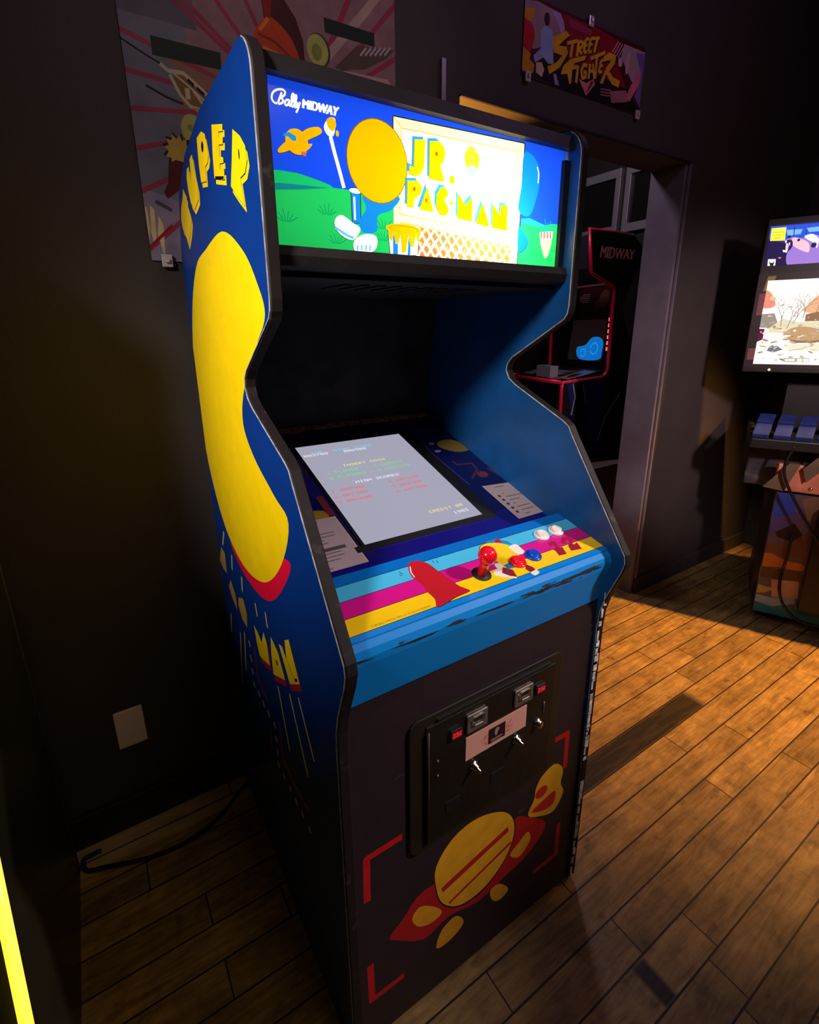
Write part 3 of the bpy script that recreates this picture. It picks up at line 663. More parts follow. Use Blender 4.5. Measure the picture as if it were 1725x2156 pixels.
# marquee light box
bmat0 = pmat('black_channel', (0.004, 0.004, 0.005, 1), 0.6)
MY = 0.2256
def mq(*a): return a
gold, sky, pap, inkc, leafc = '#f09c00', '#1270cc', '#fffbe8', '#202018', '#0a7a4a'
H1 = [[(0.0235,1.5947),(0.0629,1.6),(0.0919,1.5953),(0.1221,1.589),(0.0326,1.5737)]]
marq_items = [
 ('#14a458', [smooth2([(0.0236,1.5959),(0.0572,1.6),(0.0861,1.597),(0.1221,1.5877),(0.0904,1.5726),(0.0208,1.5646)], 4)]),
 ('#107074', [[(0.0223,1.5815),(0.0391,1.5841),(0.0735,1.5855),(0.1158,1.587),(0.0731,1.58),(0.0216,1.5733)]]),
 ('#1ca84e', [[(0.0216,1.5733),(0.0731,1.58),(0.1221,1.588),(0.1476,1.5882),(0.2593,1.5919),(0.3385,1.5713),(0.5043,1.5544),(0.5123,1.5817),(0.5377,1.5847),(0.5755,1.5774),(0.5915,1.5816),(0.6536,1.5843),(0.6657,1.4898),(0.0141,1.4898)]]),
 ('#19b4a0', [[(0.5097,1.5831),(0.5324,1.5862),(0.5701,1.5776),(0.5597,1.5739),(0.5103,1.5755)]]),
 # billboard
 (inkc, strokes([(0.2283,1.6988),(0.5087,1.7069),(0.504,1.5036)], .0028) + strokes([(0.2283,1.6988),(0.2269,1.5463)], .0028)),
 ('#ffe49a', [[(0.229,1.6985),(0.5078,1.7061),(0.5033,1.5001),(0.485,1.5008),(0.4868,1.533),(0.2387,1.5516),(0.2386,1.5445),(0.2261,1.5463)]]),
 ('#c89040', strokes([(0.229,1.6985),(0.2443,1.6855),(0.4901,1.6915),(0.5078,1.7061)], .0013) + strokes([(0.2428,1.6852),(0.2389,1.5644),(0.4872,1.5491)], .0013) + strokes([(0.4901,1.6915),(0.4878,1.5398)], .0013) + strokes([(0.4867,1.5347),(0.2388,1.5525)], .0013)),
 ('#fffdf0', [[(0.245,1.6843),(0.4883,1.6903),(0.4855,1.5513),(0.2404,1.566)]]),
 # lattice
 ('#c4642a', [[(0.2402,1.5509),(0.4858,1.5323),(0.4842,1.4984),(0.2433,1.5042)]]),
]
lat = []
for k in range(-2, 16):
    lat += strokes(PH('marq', 'B', (730+k*44, 800+k*9), (850+k*44, 1020+k*9)), .0042, False)
    lat += strokes(PH('marq', 'B', (860+k*44, 820+k*9), (740+k*44, 1000+k*9)), .0042, False)
# keep the lattice to its opening
def inside(p, q):
    c = False; n = len(q)
    for i in range(n):
        x1, y1 = q[i]; x2, y2 = q[i-1]
        if (y1 > p[1]) != (y2 > p[1]) and p[0] < (x2-x1)*(p[1]-y1)/(y2-y1)+x1: c = not c
    return c
def cut_poly(subj, clipq):
    if area2(clipq) < 0: clipq = list(reversed(clipq))
    out = list(subj)
    for i in range(len(clipq)):
        a, b = clipq[i], clipq[(i+1) % len(clipq)]; inp = out; out = []
        side = lambda p: (b[0]-a[0])*(p[1]-a[1]) - (b[1]-a[1])*(p[0]-a[0])
        for j in range(len(inp)):
            p, q = inp[j-1], inp[j]; sp_, sq = side(p), side(q)
            if sq >= 0:
                if sp_ < 0: out.append(lerp2(p, q, sp_/(sp_-sq)))
                out.append(q)
            elif sp_ >= 0: out.append(lerp2(p, q, sp_/(sp_-sq)))
        if not out: return []
    return out
LQ = [(0.2402,1.5509),(0.4858,1.5323),(0.4842,1.4984),(0.2433,1.5042)]
lat = [c for c in (cut_poly(p, LQ) for p in lat) if len(c) > 2]
marq_items.append(('#fff0c0', lat))
gr = []
random.seed(11)
def tuft(pts, s, n=6):
    out = []
    for k in range(n):
        a = math.radians(150 - 120*k/(n-1)); L = s*random.uniform(.7, 1.1)
        out += strokes([(pts[0]+(k-n/2)*s*.12, pts[1]), (pts[0]+(k-n/2)*s*.12+L*math.cos(a), pts[1]+L*math.sin(a))], s*.07, False)
    return out
for c, s in (((160, 830), .016), ((370, 795), .016), ((420, 945), .014), ((665, 870), .018), ((660, 930), .016), ((1385, 975), .014), ((1455, 1010), .012), ((1540, 985), .012), ((1520, 1035), .010)):
    gr += tuft(PH('marq', 'B', c)[0], s)
marq_items.append((leafc, gr))
glight = []
for k in range(16): glight += tuft(PH('marq', 'B', (880+k*30, 955+k*7))[0], .010, 4)
marq_items.append(('#c8f0a0', glight))
# brush with paint
marq_items.append((pap, strokes([(0.1211,1.6535),(0.1262,1.6347),(0.1329,1.6132),(0.1396,1.5899)], .0055) + [smooth2([(0.113,1.669),(0.121,1.6775),(0.13,1.6767),(0.1265,1.6568),(0.1181,1.6542),(0.1116,1.6616)], 4)]))
marq_items.append((gold, [smooth2([(0.1163,1.6743),(0.1256,1.6788),(0.1312,1.6709),(0.1255,1.6615),(0.1178,1.665)], 4), ell(*[(0.1322,1.6597)][0], .0025, .004)]))
# bird
bird = [ell(*[(0.0687,1.639)][0], .017, .016), smooth2([(0.0737,1.6481),(0.0873,1.6586),(0.1037,1.6626),(0.1071,1.656),(0.0894,1.6459),(0.0774,1.6404)], 4), smooth2([(0.0628,1.6357),(0.0546,1.6379),(0.0412,1.6265),(0.0416,1.6214),(0.055,1.6258),(0.0654,1.6326)], 4), smooth2([(0.0755,1.6342),(0.0919,1.6404),(0.0839,1.6307),(0.0723,1.6289)], 3)]
marq_items.append((inkc, [shift(p, -.0008, -.0010) for p in bird]))
marq_items.append((gold, bird))
marq_items.append(('#1a7ab8', [[(0.0491,1.6458),(0.0582,1.649),(0.0678,1.6459),(0.0683,1.6406),(0.0631,1.6388),(0.0564,1.6434),(0.0494,1.6429)]]))
marq_items.append(('#e84a3a', [[(0.0742,1.6281),(0.0829,1.6282),(0.0805,1.623),(0.0748,1.6241)]]))
# plain shapes standing in the middle: can, disc, blocks
marq_items.append((inkc, [[(0.1502,1.5886),(0.1681,1.5907),(0.1673,1.5437),(0.1508,1.5422)]]))
marq_items.append((sky, [[(0.1515,1.5874),(0.1667,1.5892),(0.166,1.5447),(0.1522,1.5434)]]))
marq_items.append((pap, [ell(*[(0.1584,1.5882)][0], .010, .0035)] + strokes([(0.1564,1.5801),(0.1564,1.5481)], .003)))
marq_items.append((sky, [smooth2([(0.1739,1.5848),(0.2371,1.5893),(0.2222,1.5683),(0.197,1.5575),(0.1946,1.5351),(0.1702,1.5317),(0.164,1.5462),(0.1766,1.5663)], 4)]))
dc = [(0.1999,1.6329)][0]; dr = [(0.1489,1.6307),(0.2552,1.63)]; drx = (dr[1][0]-dr[0][0])/2
marq_items.append(('#7a4a08', [ell(dc[0], dc[1], drx+.0012, drx*1.06+.0012, n=40)]))
marq_items.append((gold, [ell(dc[0], dc[1], drx, drx*1.06, n=40)]))
wb = [smooth2([(0.1212,1.5422),(0.1329,1.5526),(0.1522,1.5437),(0.1653,1.5354),(0.1511,1.5191),(0.1284,1.5268)], 4), smooth2([(0.1537,1.518),(0.1718,1.529),(0.1927,1.5279),(0.194,1.5125),(0.1813,1.5032),(0.1554,1.5029)], 4)]
marq_items.append((inkc, [[(c_[0]*1.0, c_[1]*1.0) for c_ in shift(p, -.0008, -.0008)] for p in wb]))
marq_items.append((pap, wb))
marq_items.append(('#58a8e8', strokes([(0.1223,1.5343),(0.1414,1.5252),(0.1529,1.522)], .004) + sum([strokes(PH('marq', 'B', (525+k*22, 950), (525+k*22, 980)), .003) for k in range(4)], [])))
# paint bucket
marq_items.append((inkc, [[(0.2144,1.5418),(0.2782,1.5456),(0.2742,1.5053),(0.2179,1.5023)]]))
marq_items.append((pap, [[(0.2158,1.5408),(0.2767,1.5443),(0.2727,1.5055),(0.2194,1.5021)]]))
marq_items.append((sky, [[(0.2245,1.5376),(0.2344,1.5373),(0.2339,1.5031),(0.2246,1.5025)], [(0.2551,1.5344),(0.2589,1.5347),(0.2586,1.5046),(0.2529,1.5042)]]))
marq_items.append((gold, [ell(*[(0.2461,1.5423)][0], .0345, .0080), [(0.2158,1.5408),(0.2775,1.5432),(0.2766,1.5257),(0.2727,1.5255),(0.2704,1.5371),(0.2645,1.5175),(0.2587,1.5171),(0.2551,1.5344),(0.2491,1.5076),(0.2415,1.5071),(0.2392,1.5331),(0.2342,1.5197),(0.2293,1.5193),(0.227,1.535),(0.2231,1.5232),(0.2177,1.5256)]]))
marq_items.append(('#c07808', [ell(*[(0.2461,1.5429)][0], .0290, .0050)]))
marq_items.append((gold, [ell(*[(0.2461,1.5423)][0], .0270, .0040)]))
# lettering JR. / PAC-MAN
letm = [
 [(0.268,1.6745),(0.2889,1.677),(0.286,1.6384),(0.2791,1.6264),(0.2678,1.623),(0.2566,1.6253),(0.2578,1.6364),(0.2663,1.6348)],
 [(0.2973,1.6765),(0.3146,1.6793),(0.3253,1.6744),(0.3295,1.6633),(0.3257,1.651),(0.319,1.6455),(0.3277,1.6223),(0.2968,1.6229)],
 [(0.2539,1.6145),(0.2738,1.6165),(0.281,1.6099),(0.2802,1.5994),(0.2714,1.5916),(0.2661,1.5893),(0.2653,1.5767),(0.2525,1.5776)],
 [(0.293,1.6105),(0.3058,1.5743),(0.2775,1.5754)],
 [(0.3214,1.6134),(0.3315,1.6132),(0.337,1.6037),(0.3277,1.5953),(0.3383,1.5802),(0.3322,1.5713),(0.3199,1.571),(0.3117,1.5834),(0.3123,1.6008)],
 [(0.3577,1.6085),(0.374,1.5915),(0.3895,1.6068),(0.3892,1.5673),(0.357,1.5701)],
 [(0.4133,1.6003),(0.4311,1.5626),(0.3995,1.5654)],
 [(0.4375,1.6004),(0.4563,1.5828),(0.4571,1.6013),(0.4729,1.6011),(0.4741,1.5599),(0.4377,1.5619)],
]
marq_items.append((inkc, [shift(p, -.0048, .0034) for p in letm]))
marq_items.append(('#2484d4', [shift(p, -.0042, .0030) for p in letm]))
marq_items.append(('#8a5a10', [shift(p, -.0012, -.0008) for p in letm]))
marq_items.append(('#f8b400', letm + [ell(*[(0.3435,1.6272)][0], .0055, .0065)] + strokes([(0.3385,1.5915),(0.3472,1.5913)], .004)))
marq_items.append(('#a04a10', [ell(*[(0.3109,1.6606)][0], .0026, .0036), ell(*[(0.2669,1.604)][0], .0024, .0034), ell(*[(0.2907,1.5897)][0], .0024, .0034), ell(*[(0.4156,1.5801)][0], .0022, .003)]))
# small toy plane
marq_items.append(('#f0c020', [ell(*[(0.3865,1.6641)][0], .017, .019)]))
marq_items.append(('#78b8e8', [ell(*[(0.3872,1.6452)][0], .011, .009)] + strokes([(0.3902,1.6791),(0.4169,1.6671),(0.4449,1.65)], .0016)))
marq_items.append(('#a8a8a0', strokes(ell(*[(0.3671,1.6361)][0], .006, .020, -0.15, 16), .0014) + strokes(ell(*[(0.3949,1.6266)][0], .0035, .007, 0, 12), .0012) + sum([strokes([([(0.4609,1.6321)][0][0]+.007*math.cos(a), [(0.4609,1.6321)][0][1]+.012*math.sin(a)), ([(0.4609,1.6321)][0][0]+.012*math.cos(a), [(0.4609,1.6321)][0][1]+.022*math.sin(a))], .0016) for a in [k*math.pi/6 for k in range(12)]], [])))
# plain blue shape beside the board, paler tuft in a striped pot
bl1 = [smooth2([(0.5077,1.6895),(0.5257,1.6929),(0.5456,1.6794),(0.5524,1.6515),(0.5451,1.618),(0.5295,1.5899),(0.5011,1.5969),(0.5058,1.6392)], 4), smooth2([(0.5033,1.5676),(0.5164,1.5621),(0.5297,1.5446),(0.5166,1.5276),(0.5042,1.5292)], 4)]
marq_items.append(('#0b4a9c', [shift(p, .0012, -.0012) for p in bl1]))
marq_items.append(('#0e68c4', bl1))
marq_items.append(('#e8f8ff', strokes([(0.544,1.6744),(0.5491,1.664),(0.5486,1.6478)], .0022)))
marq_items.append(('#128a8a', tuft([(0.5832,1.566)][0], .022, 9)))
marq_items.append(('#e8c088', [smooth2([(0.5643,1.5541),(0.5941,1.5564),(0.5912,1.5315),(0.5814,1.5185),(0.572,1.5302)], 4)]))
marq_items.append(('#e8e0c0', [[(0.5607,1.5641),(0.5983,1.569),(0.5971,1.5549),(0.5628,1.5529)]]))
marq_items.append(('#d83a20', sum([strokes(PH('marq', 'B', (1478+k*16, 884), (1478+k*16, 918)), .0034) for k in range(4)], [])))
# maker's lettering, top left
bally = []
for run in (((132, 158), (122, 185), (112, 212)), ((108, 216), (92, 210), (80, 190), (84, 162), (105, 145), (135, 144), (149, 158), (142, 177), (122, 184), (138, 196), (134, 213), (114, 219)), ((172, 200), (158, 197), (149, 209), (151, 224), (162, 224), (171, 203), (169, 222), (176, 230)), ((176, 230), (190, 196), (194, 168), (185, 172), (182, 204), (184, 230), (191, 232)), ((191, 232), (205, 202), (208, 176), (200, 179), (197, 210), (199, 234), (205, 236)), ((212, 208), (208, 226), (214, 235), (226, 212), (216, 245), (206, 264))):
    bally += strokes(smooth2(PH('marq', 'B', *run), 4, False), .0025)
marq_items.append(('#ffffff', bally))
Q = [(0.0804,1.6817),(0.1327,1.6813),(0.1364,1.6927),(0.0819,1.6921)]
mw = text_in('MIDWAY', Q)
marq_items.append(('#ffffff', mw))
for dx, dy in ((.0012, 0), (-.0012, 0), (0, .0008)): marq_items.append(('#ffffff', [shift(t, dx, dy) for t in mw]))
MQB = [(0.024, 1.492), (0.617, 1.502), (0.617, 1.720), (0.024, 1.720)]
C_(sheet('marquee', MQB, marq_items, (0, MY, 0), (1, 0, 0), (0, 0, 1), art_mat('backlit_marquee_film', 'backlit'), None, '#1440c8'))
# fluorescent tube behind the marquee: right of centre, its light comes through the film
M_BOXW = pmat('white_light_box', (0.8, 0.8, 0.8, 1), 0.8)
bm = bmesh.new()
bm_box(bm, (XL, 0.232, 1.484), (XR, 0.40, 1.490)); bm_box(bm, (XL, 0.395, 1.490), (XR, 0.40, 1.716)); bm_box(bm, (XL, 0.247, 1.716), (XR, 0.40, 1.7205))
bm_box(bm, (XL, 0.232, 1.490), (XL+0.002, 0.395, 1.716)); bm_box(bm, (XR-0.002, 0.232, 1.490), (XR, 0.395, 1.716))
C_(finish(bm, 'light_box', M_BOXW))
C_(tube('fluorescent_tube', [(0.06, 0.33, 1.60), (0.58, 0.33, 1.60)], 0.012, pmat('tube_glass', '#ffffff', 0.3, emit='#f4f8ff', estr=2.5), seg=12))
area('marquee_lamp_wide', (0.32, 0.388, 1.605), (0.32, 0.1, 1.605), 0.68, (0.95, 0.98, 1.0), 0.56, 0.18)
area('marquee_lamp_bright', (0.44, 0.325, 1.575), (0.44, 0.1, 1.575), 1.15, (1.0, 1.0, 0.92), 0.16, 0.05)
# retainers
C_(prism('marquee_retainer', [(0.205, 1.709), (0.212, 1.732), (0.245, 1.738), (0.245, 1.722), (0.2275, 1.7135), (0.2225, 1.7095)], (XL, 0, 0), (0, 1, 0), (0, 0, 1), (XR-XL, 0, 0), M_BLACK))
C_(prism('marquee_retainer', [(0.202, 1.488), (0.206, 1.501), (0.2225, 1.502), (0.2245, 1.497), (0.232, 1.496), (0.232, 1.470), (0.206, 1.474)], (XL, 0, 0), (0, 1, 0), (0, 0, 1), (XR-XL, 0, 0), M_BLACK))
C_(box('marquee_channel', (0.606, 0.214, 1.500), (0.6203, 0.2225, 1.692), bmat0))
# speaker board under the marquee with a grille
C_(box('speaker_panel', (XL, 0.233, 1.462), (XR, 0.66, 1.474), M_BLACK))
bm = bmesh.new()
for k in range(9): bm_box(bm, (0.17+k*0.035, 0.30, 1.4595), (0.185+k*0.035, 0.40, 1.4625))
C_(finish(bm, 'speaker_grille', M_DARK))
# dark back of the recess
C_(prism('inner_back_panel', [(0.70, 1.130), (0.645, 1.465), (0.665, 1.465), (0.72, 1.130)], (XL, 0, 0), (0, 1, 0), (0, 0, 1), (XR-XL, 0, 0), pmat('dusty_black_board', (0.020, 0.015, 0.016, 1), 0.8, noise=0.7, nscale=14)))
C_(prism('dusty_ledge', [(0.682, 1.128), (0.700, 1.134), (0.697, 1.146), (0.679, 1.140)], (XL, 0, 0), (0, 1, 0), (0, 0, 1), (XR-XL, 0, 0), pmat('dusty_brown_board', (0.12, 0.075, 0.055, 1), 0.9, noise=0.9, nscale=70)))
# bezel plane: origin (0,.258,.9855), slope along (0,.3517,.1254)
BV = Vector((0, 0.3517, 0.1254)).normalized(); BN = Vector((1, 0, 0)).cross(BV)
BO = Vector((0, 0.258, 0.9855))
bez_items = [
 ('#14106a', [[(0.02, -0.10), (0.62, -0.10), (0.62, 0.0), (0.02, 0.0)]]),
 ('#0a0b30', [[(0.02, 0.40), (0.62, 0.40), (0.62, 0.50), (0.02, 0.50)]]),
 ('#1a1460', [[(0.1697,0.3789),(0.1716,-0.0055),(0.1925,-0.0452),(0.1463,-0.0279),(0.1524,0.0909),(0.1323,0.1903)]]),
 ('#302038', strokes([(0.1535,0.3964),(0.1555,0.2469)], .006) + strokes([(0.126,0.2714),(0.1127,0.1346)], .003)),
 ('#6a2420', [[(0.1416,0.1735),(0.1555,0.1754),(0.156,0.1047),(0.1408,0.1055)], ell(*[(0.1982,0.4543)][0], .028, .014)]),
 ('#8a6a20', [[(0.1105,0.1332),(0.1379,0.1252),(0.1424,0.1053),(0.1389,0.1008),(0.1013,0.1036)]]),
 ('#7a6420', [smooth2([(0.5564,0.3082),(0.603,0.3111),(0.6274,0.2723),(0.615,0.2461),(0.5743,0.2511),(0.5453,0.2816)], 3)]),
 ('#7a7484', [ell(*[(0.5324,0.3048)][0], .008, .007), ell(*[(0.5272,0.2658)][0], .01, .006)]),
 ('#4a2038', strokes([(0.538,0.2112),(0.5399,0.1947),(0.5845,0.1875),(0.5789,0.1575),(0.5387,0.1289)], .006) + strokes([(0.6123,0.1584),(0.6258,0.1131)], .010)),
 ('#6a2430', [ell(*[(0.5801,0.1366)][0], .016, .013)]),
 ('#32305a', strokes([(0.473,0.4145),(0.5286,0.3763),(0.5054,0.2749),(0.5084,0.2088),(0.515,0.1071)], .004)),
]
random.seed(4)
bez_items.append(('#3a3a7a', [ell(random.uniform(.03, .16), random.uniform(.05, .42), .0013, .0013, n=5) for _ in range(30)] + [ell(random.uniform(.49, .61), random.uniform(.16, .42), .0013, .0013, n=5) for _ in range(24)]))
BZ = [(0.0195, -0.095), (0.6205, -0.095), (0.6205, 0.470), (0.0195, 0.470)]
C_(sheet('monitor_bezel', BZ, bez_items, BO, (1, 0, 0), BV, art_mat('bezel_print', 'paint', 0.22, coat=0.2), None, '#0d1048'))
# black monitor mask raised round the tube face
bm = bmesh.new()
def bzp(a, s, h): return BO + Vector((a, 0, 0)) + BV*s + BN*h
def bz_box(bm, a0, a1, s0, s1, h0, h1):
    v = [bm.verts.new(bzp(*p)) for p in ((a0,s0,h0),(a1,s0,h0),(a1,s1,h0),(a0,s1,h0),(a0,s0,h1),(a1,s0,h1),(a1,s1,h1),(a0,s1,h1))]
    for f in ((0,3,2,1),(4,5,6,7),(0,1,5,4),(1,2,6,5),(2,3,7,6),(3,0,4,7)): bm.faces.new([v[i] for i in f])
bz_box(bm, 0.148, 0.500, -0.016, 0.0, 0.0004, 0.002); bz_box(bm, 0.148, 0.500, 0.374, 0.398, 0.0004, 0.002)
bz_box(bm, 0.163, 0.170, 0.0, 0.374, 0.0004, 0.002); bz_box(bm, 0.4695, 0.502, 0.0, 0.374, 0.0004, 0.002)
C_(finish(bm, 'monitor_mask', pmat('matte_black_card', (0.004, 0.004, 0.005, 1), 0.5)))
# the screen
scr_items = []
CY, WH, YE, GN, RD = '#78d8f0', '#f4f4ff', '#f0e880', '#58e878', '#f05868'
def line(s, a, b, col, h=0.0088):
    y = (a[1]+b[1])/2
    scr_items.append((col, pixel_text(s, a[0], y, b[0], h)))
line('1UP', *[(0.1977,0.3347),(0.2286,0.3361)], CY)
line('003700', *[(0.1769,0.3273),(0.2389,0.3267)], WH)
line('HIGH SCORE', *[(0.2583,0.3356),(0.3652,0.3345)], CY)
line('008900', *[(0.2808,0.3247),(0.343,0.324)], WH)
line('INSERT COIN', *[(0.2508,0.2663),(0.3652,0.2638)], YE)
line('1 PLAYER  - 1 CREDIT', *[(0.2004,0.247),(0.4044,0.242)], GN)
line('2 PLAYERS - 2 CREDITS', *[(0.1978,0.2269),(0.4164,0.2217)], GN)
line('HIGH SCORES', *[(0.2496,0.1966),(0.3649,0.1926)], WH)
line('1 008900', *[(0.1802,0.1773),(0.2597,0.1737)], RD)
line('2 007400', *[(0.1779,0.1577),(0.2597,0.1533)], RD)
line('3 006600', *[(0.1783,0.1372),(0.26,0.1334)], RD)
line('4 005100', *[(0.3241,0.1756),(0.4053,0.1716)], RD)
line('5 004300', *[(0.3232,0.1562),(0.4046,0.1518)], RD)
line('6 003700', *[(0.3234,0.1344),(0.4043,0.1308)], RD)
line('CREDIT 00', *[(0.3543,0.046),(0.4459,0.0398)], YE)
line('1983', *[(0.4071,0.0241),(0.4477,0.0215)], WH)
C_(sheet('screen', [(0.1700, 0.0), (0.4690, 0.0), (0.4690, 0.374), (0.1700, 0.374)], scr_items, BO + BN*0.0006, (1, 0, 0), BV, art_mat('lit_screen', 'emit', strength=1.0), None, '#a4a3b6'))
# instruction cards
M_CARD = art_mat('card_print', 'paint', 0.45, wear=0.08)
ci = [('#d8c040', strokes([(0.1528,0.1006),(0.1564,-0.0432)], .003))]
tx = []
for yy, x0, x1 in ((270, 720, 850), (400, 745, 990), (420, 745, 960), (500, 780, 900), (520, 790, 930), (570, 790, 850), (600, 800, 990), (690, 820, 950), (770, 850, 1000), (800, 860, 1100), (830, 870, 1060), (880, 930, 990), (930, 890, 1160), (960, 900, 1200), (935, 1000, 1400)):
    a, b = [(0.0365,0.1842),(0.0365,0.184)]
    tx.append((yy, x0, x1))
cardL = [(0.096,0.1043),(0.1528,0.1006),(0.1564,-0.0432),(0.0661,-0.0404)]
def card_lines(q, n, seed, x0=.10, x1=.85):
    random.seed(seed); out = []
    for k in range(n):
        t = (k+.8)/(n+.6); a = lerp2(q[0], q[3], t); b = lerp2(q[1], q[2], t); e = random.uniform(.4, x1)
        if random.random() < .82: out += strokes([lerp2(a, b, x0), lerp2(a, b, e)], .0026)
    return out
cl = [(0.026, 0.100), (0.094, 0.100), (0.163, -0.073), (0.026, -0.073)]
cl = [(0.0200, cardL[0][1]), cardL[1], cardL[2], (0.0200, cardL[2][1])]
C_(sheet('instruction_card', cl, card_lines(cl, 15, 5) and [('#6a5c60', card_lines(cl, 15, 5)), ('#50484c', strokes([lerp2(lerp2(cl[0], cl[3], .62), lerp2(cl[1], cl[2], .62), .45), lerp2(lerp2(cl[0], cl[3], .62), lerp2(cl[1], cl[2], .62), .85)], .009))] + ci, BO + BN*0.001, (1, 0, 0), BV, M_CARD, None, '#a8949a'))
cr = [(0.5403,0.0918),(0.6296,0.0839),(0.6324,-0.0404),(0.5424,-0.0419)]
C_(sheet('instruction_card', cr, [('#5c5258', card_lines(cr, 9, 9, .35, .95)), ('#3a343c', sum([[ell(*lerp2(lerp2(cr[0], cr[3], .35+k*.12), lerp2(cr[1], cr[2], .35+k*.12), .18), .0045, .0045, n=7)] for k in range(5)], []))], BO + BN*0.001, (1, 0, 0), BV, M_CARD, None, '#a8949a'))
# control panel: profile bend, art sheet on the sloping top
CV = Vector((0, 0.1019, 0.0288)).normalized(); CN = Vector((1, 0, 0)).cross(CV); CO = Vector((0, 0.0521, 0.9482))
ctop = CO + CV*0.128
LIP = [(ctop.y, ctop.z), (0.0521, 0.9482), (0.0400, 0.9425), (0.0325, 0.934), (0.0290, 0.922), (0.0300, 0.910), (0.0487, 0.8286), (0.062, 0.8286), (0.062, 0.90), (0.10, 0.935), (ctop.y, ctop.z-0.012)]
CPB = pmat('control_panel_blue', '#0a84d8', 0.3, noise=0.08, coat=0.2)
def cp_mat():
    m = bpy.data.materials.new('worn_blue_panel_edge'); m.use_nodes = True; nt = m.node_tree; N, L = nt.nodes, nt.links; b = N['Principled BSDF']
    tc = N.new('ShaderNodeTexCoord'); sp = N.new('ShaderNodeSeparateXYZ'); L.new(tc.outputs['Object'], sp.inputs[0])
    mp = N.new('ShaderNodeMapping'); mp.inputs['Scale'].default_value = (6, 40, 60); L.new(tc.outputs['Object'], mp.inputs[0])
    n = N.new('ShaderNodeTexNoise'); n.inputs['Scale'].default_value = 2.2; n.inputs['Detail'].default_value = 5; L.new(mp.outputs[0], n.inputs['Vector'])
    # bare patches only along the folded edge (z 0.914 .. 0.932)
    d = N.new('ShaderNodeMath'); d.operation = 'SUBTRACT'; d.inputs[1].default_value = 0.9215; L.new(sp.outputs[2], d.inputs[0])
    ab = N.new('ShaderNodeMath'); ab.operation = 'ABSOLUTE'; L.new(d.outputs[0], ab.inputs[0])
    r = N.new('ShaderNodeMapRange'); r.inputs[1].default_value = 0.0; r.inputs[2].default_value = 0.014; r.inputs[3].default_value = 0.16; r.inputs[4].default_value = -0.25; L.new(ab.outputs[0], r.inputs[0])
    s = N.new('ShaderNodeMath'); s.operation = 'ADD'; L.new(n.outputs['Fac'], s.inputs[0]); L.new(r.outputs[0], s.inputs[1])
    t = N.new('ShaderNodeMath'); t.operation = 'GREATER_THAN'; t.inputs[1].default_value = 0.585; L.new(s.outputs[0], t.inputs[0])
    mx = N.new('ShaderNodeMix'); mx.data_type = 'RGBA'; L.new(t.outputs[0], mx.inputs['Factor']); mx.inputs['A'].default_value = lin('#0a84d8'); mx.inputs['B'].default_value = (0.035, 0.028, 0.035, 1)
    L.new(mx.outputs['Result'], b.inputs['Base Color']); b.inputs['Roughness'].default_value = 0.5; b.inputs['Specular IOR Level'].default_value = 0.2
    return m
cp = prism('control_panel', LIP, (XL, 0, 0), (0, 1, 0), (0, 0, 1), (XR-XL, 0, 0), cp_mat())
for p in cp.data.polygons: p.use_smooth = False
C_(cp)
sY, sM, sC = 0.0, 0.0345, 0.0690
ctrl_items = [
 ('#0a84e0', [[(0.0, -0.02), (0.64, -0.02), (0.64, 0.0), (0.0, 0.0)]]),
 ('#ffcf10', [[(0.0, 0.0), (0.64, 0.0), (0.64, 0.0345), (0.0, 0.0345)]]),
 ('#d4148c', [[(0.0, 0.0345), (0.64, 0.0345), (0.64, 0.0700), (0.0, 0.0700)]]),
 ('#48b8e4', [[(0.0, 0.0700), (0.64, 0.0700), (0.64, 0.1040), (0.0, 0.1040)]]),
 ('#101838', [[(0.0, s-.0006), (0.64, s-.0006), (0.64, s+.0006), (0.0, s+.0006)] for s in (0, .0345, .070, .104)]),
]
tk = []
for run in (((0, 540), (30, 560)), ((0, 560), (25, 575)), ((262, 452), (280, 475)), ((295, 450), (312, 472))): tk += strokes(PH('ctrl', 'S', *run), .0012)
redb = smooth2([(0.2004,0.1034),(0.2119,0.1118),(0.226,0.1098),(0.2386,0.0971),(0.244,0.0742),(0.2516,0.0457),(0.2566,0.0261),(0.2672,0.0107),(0.2615,0.007),(0.2322,0.0048),(0.2101,-0),(0.1908,-0.0016),(0.1983,0.0147),(0.1965,0.0349),(0.1978,0.0546),(0.1918,0.078)], 4)
ctrl_items += [('#101838', tk), ('#3c0a14', [shift(redb, .0008, -.0012)]), ('#c01c2c', [redb]), ('#ffffff', strokes([(0.2038,0.102),(0.1968,0.0866),(0.1962,0.0744)], .0018))]
yb = smooth2([(0.3636,0.0966),(0.3845,0.102),(0.4103,0.0931),(0.4258,0.0762),(0.4264,0.0547),(0.4121,0.0359),(0.3894,0.0293),(0.3706,0.0371),(0.3646,0.0632),(0.3581,0.0821)], 4)
